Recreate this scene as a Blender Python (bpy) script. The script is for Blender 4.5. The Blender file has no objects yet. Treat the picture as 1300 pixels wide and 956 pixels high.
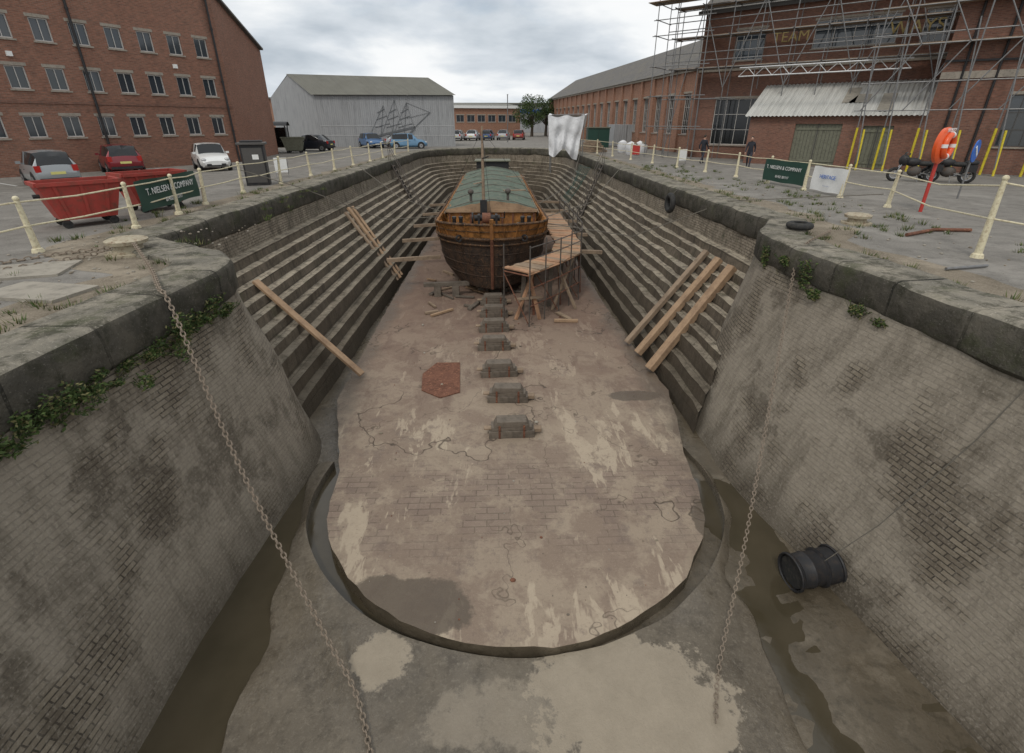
import bpy, bmesh, math, random
from mathutils import Vector as V, Matrix, noise as mnoise
random.seed(11)
R=random.random
def ru(a,b): return a+(b-a)*random.random()
sc=bpy.context.scene
# ------------------------------------------------------------------ materials
class NT:
    def __init__(s,name):
        s.m=bpy.data.materials.new(name); s.m.use_nodes=True
        s.t=s.m.node_tree; s.b=s.t.nodes['Principled BSDF']; s.L=s.t.links.new
    def n(s,ty,**k):
        x=s.t.nodes.new(ty)
        for a,b in k.items(): setattr(x,a,b)
        return x
    def put(s,inp,v):
        if hasattr(v,'links') or isinstance(v,bpy.types.NodeSocket): s.L(v,inp)
        else:
            if isinstance(v,(tuple,list)) and len(v)==3 and inp.type=='RGBA': v=(*v,1)
            inp.default_value=v
    def pos(s): return s.n('ShaderNodeNewGeometry').outputs['Position']
    def uv(s): return s.n('ShaderNodeTexCoord').outputs['UV']
    def obj(s): return s.n('ShaderNodeTexCoord').outputs['Object']
    def mapping(s,v,scale=(1,1,1),loc=(0,0,0)):
        x=s.n('ShaderNodeMapping'); s.L(v,x.inputs[0]); x.inputs['Scale'].default_value=scale; x.inputs['Location'].default_value=loc
        return x.outputs[0]
    def noise(s,v,scale,detail=4,rough=.55,dist=0):
        x=s.n('ShaderNodeTexNoise'); s.L(v,x.inputs['Vector']); x.inputs['Scale'].default_value=scale
        x.inputs['Detail'].default_value=min(detail,5); x.inputs['Roughness'].default_value=rough; x.inputs['Distortion'].default_value=dist
        return x.outputs['Fac']
    def ramp(s,f,stops):
        x=s.n('ShaderNodeValToRGB'); s.put(x.inputs[0],f)
        e=x.color_ramp.elements
        while len(e)<len(stops): e.new(.5)
        for i,(p,c) in enumerate(stops):
            e[i].position=p; e[i].color=(c,c,c,1) if not isinstance(c,tuple) else (*c,1)
        return x.outputs[0]
    def mix(s,f,a,b,mode='MIX'):
        x=s.n('ShaderNodeMix',data_type='RGBA',blend_type=mode)
        s.put(x.inputs[0],f); s.put(x.inputs[6],a); s.put(x.inputs[7],b); return x.outputs[2]
    def math(s,op,a,b=0.0):
        x=s.n('ShaderNodeMath',operation=op); s.put(x.inputs[0],a); s.put(x.inputs[1],b); return x.outputs[0]
    def mr(s,v,a,b,c=0.0,d=1.0):
        x=s.n('ShaderNodeMapRange'); s.put(x.inputs[0],v); 
        for i,q in enumerate((a,b,c,d)): x.inputs[i+1].default_value=q
        return x.outputs[0]
    def sep(s,v):
        x=s.n('ShaderNodeSeparateXYZ'); s.L(v,x.inputs[0]); return x.outputs
    def warp(s,v,scale,amt):
        x=s.n('ShaderNodeTexNoise'); s.L(v,x.inputs['Vector']); x.inputs['Scale'].default_value=scale; x.inputs['Detail'].default_value=3
        a=s.n('ShaderNodeVectorMath',operation='SCALE'); s.L(x.outputs['Color'],a.inputs[0]); a.inputs['Scale'].default_value=amt
        b=s.n('ShaderNodeVectorMath',operation='ADD'); s.L(v,b.inputs[0]); s.L(a.outputs[0],b.inputs[1]); return b.outputs[0]
    def brick(s,v,w,h,c1,c2,mort,ms=.012,bias=0,off=.5):
        x=s.n('ShaderNodeTexBrick'); s.L(v,x.inputs['Vector']); x.offset=off
        s.put(x.inputs['Color1'],c1);s.put(x.inputs['Color2'],c2);s.put(x.inputs['Mortar'],mort)
        x.inputs['Scale'].default_value=1;x.inputs['Mortar Size'].default_value=ms;x.inputs['Mortar Smooth'].default_value=.2
        x.inputs['Brick Width'].default_value=w;x.inputs['Row Height'].default_value=h;x.inputs['Bias'].default_value=bias
        return x.outputs['Color'],x.outputs['Fac']
    def blob(s,xyz,nz,cx,cy,rx,ry,amt=.9,soft=.12):
        dx=s.math('DIVIDE',s.math('SUBTRACT',xyz[0],cx),rx); dy=s.math('DIVIDE',s.math('SUBTRACT',xyz[1],cy),ry)
        r=s.math('ADD',s.math('MULTIPLY',dx,dx),s.math('MULTIPLY',dy,dy)); r=s.math('ADD',r,s.math('MULTIPLY',s.math('SUBTRACT',nz,.5),amt*2))
        return s.mr(r,1-soft,1+soft,1,0)
    def crack(s,v,scale,w,mscale=.8,lo=.5):
        c=s.ramp(s.noise(v,scale,5,.62),[(.5-w,0.),(.5,1.),(.5+w,0.)]); return s.math('MULTIPLY',c,s.ramp(s.noise(v,mscale,2),[(lo,0.),(lo+.06,1.)]))
    def bump(s,h,st=.3,d=.02):
        x=s.n('ShaderNodeBump'); x.inputs['Strength'].default_value=st; x.inputs['Distance'].default_value=d; s.L(h,x.inputs['Height'])
        s.L(x.outputs[0],s.b.inputs['Normal'])
    def out(s,col,rough=.9,metal=0,spec=.3):
        s.put(s.b.inputs['Base Color'],col); s.put(s.b.inputs['Roughness'],rough); s.put(s.b.inputs['Metallic'],metal)
        s.put(s.b.inputs['Specular IOR Level'],spec); return s.m
def dirty(name,c,rough=.7,var=.35,scale=3,dirt=None,metal=0,spec=.3,amt=.5,bump=.15):
    s=NT(name); p=s.obj(); n1=s.noise(p,scale,5,.65); n2=s.noise(p,scale*9,3,.6)
    dk=tuple(x*(1-var) for x in c); lt=tuple(min(1,x*(1+var*.5)) for x in c)
    col=s.mix(n1,dk,lt); d=dirt or tuple(x*.35 for x in c)
    col=s.mix(s.math('MULTIPLY',s.ramp(s.noise(p,scale*2.3,5,.7),[(.48,0.),(.68,1.)]),amt),col,d)
    s.bump(n2,bump,.01)
    return s.out(col,rough,metal,spec)
def flat(name,c,rough=.5,metal=0,spec=.5):
    s=NT(name); n=s.noise(s.obj(),14,2); col=s.mix(n,tuple(x*.85 for x in c),tuple(min(1,x*1.1) for x in c)); return s.out(col,rough,metal,spec)
M={}
def brickmat(name,c1,c2,mort,stain=(.10,.078,.063)):
    s=NT(name); uv=s.uv(); p=s.pos()
    col,f=s.brick(uv,.235,.078,c1,c2,mort,.010)
    col=s.mix(s.ramp(s.noise(p,.35,5,.6),[(.35,0.),(.7,.55)]),col,tuple(x*.62 for x in c1))
    col=s.mix(s.ramp(s.noise(p,2.7,5,.7),[(.45,0.),(.75,.5)]),col,stain)
    col=s.mix(s.ramp(s.noise(s.mapping(uv,(4.3,12.8,1)),1,1),[(.35,0.),(.8,.55)]),col,tuple(min(1,x*1.6) for x in c1))
    s.bump(f,-.3,.01)
    return s.out(col,.92,0,.2)
M['brickL']=brickmat('warehouse_brick',(.245,.118,.08),(.17,.08,.057),(.23,.185,.15))
M['brickR']=brickmat('workshop_brick',(.205,.10,.07),(.135,.066,.05),(.19,.155,.13))
M['brickF']=brickmat('distant_brick',(.30,.155,.10),(.23,.115,.078),(.26,.205,.165))
def dockwall():
    s=NT('dock_wall_brick'); uv=s.uv(); p=s.pos(); wuv=s.warp(uv,1.7,.012)
    col,f=s.brick(wuv,.24,.082,(.235,.20,.15),(.150,.125,.095),(.060,.050,.040),.010)
    n1=s.noise(s.warp(p,.8,.7),.5,5,.66)
    pat=s.ramp(n1,[(.43,0.),(.53,1.)])
    cem=s.mix(s.noise(p,5,5,.78),(.215,.186,.145),(.39,.345,.28))
    col=s.mix(s.math('MULTIPLY',pat,.78),col,cem)
    dk=s.ramp(s.noise(s.warp(s.mapping(p,(1,1,1),(7,3,1)),1.2,.6),.6,5,.7),[(.54,0.),(.61,1.)])
    col=s.mix(s.math('MULTIPLY',dk,.58),col,(.075,.061,.045))
    st=s.ramp(s.noise(s.mapping(p,(2.6,2.6,.16)),1,5,.7),[(.47,0.),(.70,1.)])
    col=s.mix(s.math('MULTIPLY',st,.58),col,(.080,.065,.047))
    z=s.sep(p)[2]
    zz=s.math('ADD',z,s.math('MULTIPLY',s.noise(p,.6,5,.65),2.2))
    low=s.mr(zz,-3.9,-2.7,1,0)
    col=s.mix(s.math('MULTIPLY',low,.72),col,(.075,.060,.042))
    top=s.mr(zz,.3,1.1,0,1)
    col=s.mix(s.math('MULTIPLY',top,.75),col,(.050,.048,.034))
    col=s.mix(s.ramp(s.noise(p,24,2,.7),[(.52,0.),(.78,.45)]),col,(.42,.375,.31))
    h=s.math('ADD',s.math('MULTIPLY',f,-.9),s.math('MULTIPLY',s.noise(p,12,5,.8),1.3)); s.bump(h,.7,.028)
    return s.out(col,s.mr(low,0,1,.92,.5),0,.3)
M['dockwall']=dockwall()
def stepmat(name,a,b,bh,dkf=.7):
    s=NT(name); uv=s.uv(); p=s.pos()
    col,f=s.brick(s.warp(uv,2,.03),.9 if bh>.1 else .24,bh,a,b,tuple(x*.35 for x in b),.012)
    col=s.mix(s.ramp(s.noise(p,.8,5,.7),[(.42,0.),(.62,.65)]),col,tuple(x*.45 for x in b))
    col=s.mix(s.ramp(s.noise(p,7,5,.78),[(.42,0.),(.7,.65)]),col,tuple(x*1.25 for x in a))
    col=s.mix(s.ramp(s.noise(s.mapping(p,(1.6,1.6,.3)),2.2,5,.72),[(.49,0.),(.63,dkf)]),col,(.055,.045,.032))
    col=s.mix(s.ramp(s.noise(p,22,3,.8),[(.55,0.),(.7,.5)]),col,(.065,.053,.04))
    col=s.mix(s.ramp(s.noise(s.mapping(p,(1,1,1),(3,3,3)),1.3,5,.7),[(.58,0.),(.66,.45)]),col,(.055,.062,.028))
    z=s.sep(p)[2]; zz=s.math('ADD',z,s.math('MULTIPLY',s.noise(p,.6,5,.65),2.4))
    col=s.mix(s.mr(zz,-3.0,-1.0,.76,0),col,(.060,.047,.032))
    s.bump(s.math('ADD',s.noise(p,9,5,.78),s.math('MULTIPLY',f,-.6)),.8,.04)
    return s.out(col,.85,0,.3)
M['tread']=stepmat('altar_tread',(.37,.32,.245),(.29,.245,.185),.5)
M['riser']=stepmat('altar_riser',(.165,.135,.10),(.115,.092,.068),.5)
M['upper']=stepmat('dock_side_brick',(.30,.255,.195),(.215,.18,.135),.082,.6)
def coping(name,k=1.0):
    s=NT(name); uv=s.uv(); p=s.pos()
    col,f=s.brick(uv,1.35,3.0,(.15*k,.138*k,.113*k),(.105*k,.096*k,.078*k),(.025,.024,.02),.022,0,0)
    col=s.mix(s.ramp(s.noise(p,1.6,5,.7),[(.42,0.),(.66,.75)]),col,(.255*k,.228*k,.18*k))
    col=s.mix(s.ramp(s.noise(p,3.1,5,.72),[(.49,0.),(.62,.7)]),col,(.036,.035,.023))
    col=s.mix(s.ramp(s.noise(p,1.1,5,.7),[(.54,0.),(.66,.55)]),col,(.052,.060,.026))
    col=s.mix(s.ramp(s.noise(p,26,2,.8),[(.6,0.),(.72,.6)]),col,(.36*k,.33*k,.28*k))
    s.bump(s.math('ADD',s.noise(p,7,5,.78),s.math('MULTIPLY',f,-2)),.8,.06)
    return s.out(col,.92,0,.2)
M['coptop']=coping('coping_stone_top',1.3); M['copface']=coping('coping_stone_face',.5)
def floormat():
    s=NT('dock_floor_concrete'); p=s.pos(); xyz=s.sep(p); nz=s.noise(p,1.6,5,.72)
    col=s.mix(s.noise(p,.45,5,.6),(.225,.175,.130),(.395,.32,.24))
    col=s.mix(s.ramp(s.noise(s.warp(p,1.2,.6),.8,5,.75),[(.47,0.),(.57,.7)]),col,(.205,.150,.115))
    # darker brick-paved band across the rounded end
    bd=s.math('MULTIPLY',s.mr(s.math('ABSOLUTE',s.math('SUBTRACT',xyz[1],7.9)),.6,1.9,1,0),s.ramp(nz,[(.44,0.),(.53,1.)]))
    br,bf=s.brick(s.warp(p,1,.03),.46,.17,(.235,.175,.14),(.185,.137,.11),(.085,.065,.052),.012)
    col=s.mix(s.math('MULTIPLY',bd,.7),col,br)
    # pale lengthwise repair strips
    sv=s.warp(s.mapping(p,(1.1,.32,1),(3.3,1,0)),1.6,.5)
    col=s.mix(s.math('MULTIPLY',s.ramp(s.noise(sv,1.0,5,.7),[(.57,0.),(.60,.8)]),s.mr(xyz[1],3.8,5.0)),col,(.43,.355,.265))
    col=s.mix(s.ramp(s.noise(s.mapping(p,(1,.8,1),(13,4,0)),2.1,5,.75),[(.55,0.),(.66,.6)]),col,(.165,.125,.105))
    ry=s.mr(s.math('ADD',xyz[1],s.math('MULTIPLY',s.noise(p,.5,4),6)),13,22,0,.7)
    col=s.mix(ry,col,(.155,.092,.068))
    rs=s.math('MULTIPLY',s.ramp(s.noise(s.mapping(p,(1.2,.4,1),(1,7,0)),1.2,5,.7),[(.54,0.),(.62,.6)]),s.mr(xyz[1],9,13))
    col=s.mix(rs,col,(.15,.10,.078))
    cr=s.crack(s.warp(p,.5,.3),.17,.0022,.35,.42)
    col=s.mix(s.math('MULTIPLY',cr,.85),col,(.055,.042,.032))
    cr2=s.crack(s.warp(s.mapping(p,(1,1,1),(5,9,0)),1.2,.25),.26,.0026,.4,.5)
    col=s.mix(s.math('MULTIPLY',cr2,.7),col,(.07,.052,.04))
    col=s.mix(s.ramp(s.noise(p,38,2,.8),[(.6,0.),(.72,.6)]),col,(.48,.40,.31))
    col=s.mix(s.ramp(s.noise(p,19,4,.8),[(.57,0.),(.72,.7)]),col,(.11,.080,.060))
    w1=s.blob(xyz,nz,-1.75,5.45,1.35,.6,.9,.1); w2=s.blob(xyz,nz,3.9,11.9,.8,.28,1.4); w3=s.blob(xyz,nz,4.1,6.9,.3,1.0,1.2)
    ex=s.math('ADD',s.math('ABSOLUTE',s.math('SUBTRACT',xyz[0],.1)),s.math('MULTIPLY',s.noise(p,.8,5,.7),2.0))
    edge=s.mr(ex,4.95,5.5,0,.85)
    wt=s.math('MAXIMUM',s.math('MAXIMUM',w1,w2),s.math('MAXIMUM',edge,w3))
    col=s.mix(s.math('MULTIPLY',wt,.82),col,(.095,.073,.052))
    s.bump(s.math('ADD',s.noise(p,9,5,.82),s.math('MULTIPLY',cr,-.8)),.6,.035)
    return s.out(col,s.mr(wt,0,1,.9,.33),0,.35)
M['floor']=floormat()
def mudmat():
    s=NT('wet_mud'); p=s.pos()
    col=s.mix(s.noise(s.warp(p,1,.8),.9,5,.65),(.050,.040,.026),(.15,.122,.086))
    col=s.mix(s.ramp(s.noise(p,2.2,5,.7),[(.5,0.),(.66,.6)]),col,(.18,.15,.11))
    col=s.mix(s.ramp(s.noise(s.warp(p,2,.3),6,5,.7),[(.52,0.),(.7,.6)]),col,(.038,.032,.021))
    w=s.ramp(s.noise(s.warp(p,.7,.8),.7,5,.6),[(.42,0.),(.58,1.)])
    s.bump(s.noise(p,7,5,.78),.5,.035)
    return s.out(col,s.mr(w,0,1,.16,.5),0,.5)
M['mud']=mudmat()
def sillmat():
    s=NT('sill_stone'); p=s.pos(); xyz=s.sep(p); nz=s.noise(p,1.8,5,.72)
    col=s.mix(s.noise(s.warp(p,1,.7),.7,5,.7),(.062,.050,.036),(.20,.168,.125))
    col=s.mix(s.ramp(s.noise(p,3.5,5,.78),[(.48,0.),(.66,.65)]),col,(.055,.044,.031))
    b1=s.blob(xyz,nz,1.75,4.0,1.45,.95,1.7,.1); b2=s.blob(xyz,nz,-1.75,4.72,.38,.42,2.2,.15); b3=s.blob(xyz,nz,.3,3.9,1.3,.45,2.4,.3)
    b=s.math('MAXIMUM',s.math('MAXIMUM',b1,b2),s.math('MULTIPLY',b3,.55))
    pale=s.mix(s.noise(p,3,5,.7),(.25,.21,.155),(.40,.34,.26))
    col=s.mix(s.math('MULTIPLY',b,.85),col,pale)
    col=s.mix(s.ramp(s.noise(p,17,5,.82),[(.52,0.),(.70,.5)]),col,(.27,.235,.18))
    s.bump(s.noise(p,8,5,.8),.6,.035)
    wet=s.mr(s.noise(s.warp(p,.8,.5),.9,5,.6),.43,.56,.14,.62)
    return s.out(col,s.math('MAXIMUM',wet,s.math('MULTIPLY',b,.85)),0,.5)
M['sill']=sillmat()
s=NT('muddy_water'); p=s.pos(); s.bump(s.noise(p,3,4,.6),.10,.02); M['water']=s.out(s.mix(s.noise(p,1.2,5),(.036,.030,.017),(.085,.068,.044)),s.ramp(s.noise(p,2,5),[(.4,.04),(.7,.18)]),0,.5)
def ground(name,a,b):
    s=NT(name); p=s.pos()
    col=s.mix(s.noise(p,.28,5,.62),a,b)
    col=s.mix(s.ramp(s.noise(p,1.6,5,.75),[(.46,0.),(.66,.6)]),col,tuple(x*.55 for x in a))
    col=s.mix(s.ramp(s.noise(s.mapping(p,(1,1,1),(9,2,0)),.5,5,.7),[(.54,0.),(.6,.4)]),col,tuple(x*1.35 for x in b))
    col=s.mix(s.ramp(s.noise(p,30,3,.8),[(.5,0.),(.75,.6)]),col,tuple(min(1,x*1.5) for x in b))
    col=s.mix(s.ramp(s.noise(p,55,2,.8),[(.55,0.),(.75,.6)]),col,tuple(x*.4 for x in a))
    s.bump(s.noise(p,18,5,.8),.4,.02)
    return s.out(col,.93,0,.2)
M['asph']=ground('quay_asphalt',(.165,.153,.136),(.235,.22,.197))
M['verge']=ground('quay_gravel',(.13,.105,.075),(.28,.24,.185))
M['slab']=dirty('concrete_slab',(.33,.30,.25),.9,.3,2.0)
M['paint']=dirty('white_road_paint',(.6,.6,.57),.8,.2,8,(.2,.2,.19),amt=.8)
M['cream']=dirty('cream_paint',(.66,.60,.42),.55,.15,7,(.25,.16,.09),amt=.6)
M['bstone']=dirty('rusty_cream_iron',(.42,.37,.27),.7,.3,5,(.17,.10,.06),amt=.9)
M['yellow']=dirty('yellow_wrap',(.62,.50,.04),.5,.15,5)
M['galv']=dirty('galvanised_tube',(.24,.24,.24),.5,.3,5,(.12,.09,.07),metal=.6,amt=.5)
M['dkst']=dirty('dull_steel',(.11,.10,.09),.7,.3,5,(.12,.07,.045),metal=.2,amt=.6)
M['alu']=dirty('aluminium_truss',(.6,.6,.6),.4,.2,5,metal=.5)
M['rope']=dirty('rope_fibre',(.16,.145,.12),.9)
M['chain']=dirty('rusty_chain',(.27,.22,.17),.8,.4,20,(.10,.06,.04))
def wood(name,a,b,dk):
    s=NT(name); uv=s.uv(); 
    n=s.noise(s.mapping(uv,(1.2,16,1)),1,5,.65,.6); col=s.mix(n,a,b)
    col=s.mix(s.ramp(s.noise(s.obj(),1.9,5,.7),[(.45,0.),(.72,.75)]),col,dk)
    col=s.mix(s.ramp(s.noise(s.obj(),9,5,.75),[(.52,0.),(.7,.5)]),col,dk)
    s.bump(n,.35,.01); return s.out(col,.85,0,.2)
M['wood']=wood('timber_beam',(.28,.18,.11),(.44,.31,.20),(.16,.105,.07))
M['wood2']=wood('weathered_plank',(.22,.16,.11),(.37,.28,.20),(.12,.09,.065))
M['ply']=wood('walkway_board',(.36,.19,.11),(.50,.31,.19),(.17,.10,.065))
M['block']=wood('keel_block_timber',(.12,.10,.08),(.22,.185,.15),(.055,.046,.038))
def hullmat(name,a,b,rust,streak=.8,dk=.3):
    s=NT(name); p=s.pos(); 
    col=s.mix(s.noise(p,1.3,5,.7),a,b)
    col=s.mix(s.math('MULTIPLY',s.ramp(s.noise(s.mapping(p,(3.5,3.5,.7)),1,5,.78),[(.45,0.),(.60,1.)]),streak),col,rust)
    col=s.mix(s.ramp(s.noise(p,3,5,.8),[(.49,0.),(.58,.85)]),col,tuple(x*dk for x in a))
    col=s.mix(s.ramp(s.noise(p,11,5,.82),[(.54,0.),(.64,.7)]),col,tuple(min(1,x*1.8) for x in rust))
    s.bump(s.noise(p,9,5,.8),.6,.04)
    return s.out(col,.78,0,.3)
M['hull']=hullmat('hull_dark_rust',(.060,.042,.031),(.030,.026,.023),(.115,.062,.034),.5,.4)
M['bulw']=hullmat('bulwark_orange_rust',(.40,.19,.052),(.29,.12,.034),(.15,.068,.03),.65)
M['strk']=hullmat('strake_dark',(.05,.037,.028),(.08,.047,.028),(.20,.10,.04),.5)
M['deck']=hullmat('deck_plate',(.27,.17,.10),(.19,.125,.08),(.32,.20,.11),.5)
M['rust']=hullmat('rust_steel',(.18,.078,.048),(.125,.056,.037),(.21,.095,.055),.4,.6)
M['black']=dirty('black_paint',(.025,.025,.027),.5,.3,4,(.06,.045,.035))
M['rubber']=dirty('tyre_rubber',(.03,.03,.03),.8,.3,6,(.09,.08,.065))
def tarpm(name,c,dirt=(.22,.21,.16)):
    s=NT(name); p=s.pos(); n=s.noise(s.warp(p,1,.5),1.1,5,.65); col=s.mix(n,tuple(x*.6 for x in c),tuple(min(1,x*1.35) for x in c))
    col=s.mix(s.ramp(s.noise(p,3,5,.78),[(.49,0.),(.62,.65)]),col,dirt)
    s.bump(s.noise(s.warp(p,1,.7),2.3,5,.6),.8,.09); return s.out(col,.7,0,.25)
M['tarp']=tarpm('green_tarpaulin',(.085,.115,.085),(.17,.165,.12)); M['wtarp']=tarpm('white_sheet',(.66,.66,.67),(.5,.5,.5))
M['glass']=flat('window_glass',(.035,.045,.055),.06,0,.8)
M['glassd']=flat('dark_glass',(.012,.014,.016),.1,0,.5)
M['frame']=flat('window_frame',(.07,.065,.06),.5); M['framew']=flat('white_frame',(.5,.48,.45),.5)
M['stone']=dirty('stone_sill',(.34,.30,.25),.9,.3,4)
def slate():
    s=NT('slate_roof'); uv=s.uv(); c,f=s.brick(uv,.3,.22,(.10,.095,.09),(.14,.13,.12),(.05,.048,.045),.01)
    c=s.mix(s.ramp(s.noise(s.pos(),.6,5,.7),[(.45,0.),(.7,.6)]),c,(.16,.14,.10)); s.bump(f,-.3,.02); return s.out(c,.8)
M['slate']=slate()
def corr(name,c,c2,freq=6.5):
    s=NT(name); uv=s.uv(); w=s.n('ShaderNodeTexWave',wave_type='BANDS',bands_direction='X'); s.L(uv,w.inputs[0]); w.inputs['Scale'].default_value=freq
    w.inputs['Detail'].default_value=0
    col=s.mix(s.noise(s.pos(),.7,5,.7),c,c2); col=s.mix(s.ramp(s.noise(s.mapping(uv,(3,.35,1)),1,5,.7),[(.48,0.),(.7,.6)]),col,tuple(x*.45 for x in c))
    col=s.mix(s.math('MULTIPLY',w.outputs['Fac'],.25),col,tuple(x*.5 for x in c))
    s.bump(w.outputs['Fac'],.6,.03); return s.out(col,.6,.0,.3)
M['corrW']=corr('white_corrugated_sheet',(.60,.60,.57),(.45,.44,.40),2.2)
M['shedw']=corr('grey_cladding',(.36,.365,.37),(.30,.305,.31),1.4); M['shedr']=corr('mossy_sheet_roof',(.19,.185,.155),(.10,.095,.075),1.5)
M['lead']=flat('mural_line',(.13,.135,.14),.8); M['mwhite']=flat('mural_pale',(.5,.5,.5),.8)
M['green']=dirty('green_door_paint',(.17,.17,.125),.7,.2,3); M['sgreen']=flat('banner_green',(.012,.05,.035),.45)
M['swhite']=flat('banner_white',(.72,.72,.70),.5); M['red']=dirty('red_skip_paint',(.36,.055,.042),.6,.3,2.5,(.15,.06,.04),amt=.8)
M['orange']=flat('lifebuoy_orange',(.72,.10,.02),.35); M['redp']=flat('red_post_paint',(.45,.04,.03),.4); M['blue']=flat('blue_sign',(.02,.13,.5),.4)
M['gold']=flat('faded_yellow_paint',(.40,.31,.13),.8)
M['skin']=flat('skin_tone',(.50,.30,.22),.6); M['cloth1']=flat('dark_jacket',(.018,.02,.028),.85); M['cloth2']=flat('dark_trousers',(.03,.032,.045),.85)
M['hair']=flat('hair_brown',(.03,.02,.012),.7)
M['plate']=flat('number_plate',(.65,.6,.2),.5); M['lamp']=flat('lamp_lens',(.5,.5,.5),.15); M['tail']=flat('tail_lamp_red',(.4,.02,.015),.2)
M['chrome']=flat('wheel_alloy',(.4,.4,.41),.3,.8)
def leafm(name,c):
    s=NT(name); n=s.noise(s.pos(),3,2)
    return s.out(s.mix(n,tuple(x*.6 for x in c),tuple(x*1.4 for x in c)),.7,0,.25)
M['leafa']=leafm('leaf_green',(.066,.10,.027)); M['leafb']=leafm('leaf_dark',(.03,.052,.015)); M['leafc']=leafm('leaf_dry',(.15,.14,.06)); M['bark']=flat('bark',(.09,.07,.05),.9)
def carpaint(n,c): 
    s=NT(n); s.b.inputs['Coat Weight'].default_value=.7; s.b.inputs['Coat Roughness'].default_value=.08
    return s.out(s.mix(s.noise(s.obj(),2,3),tuple(x*.9 for x in c),c),.35,.2,.5)
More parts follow.
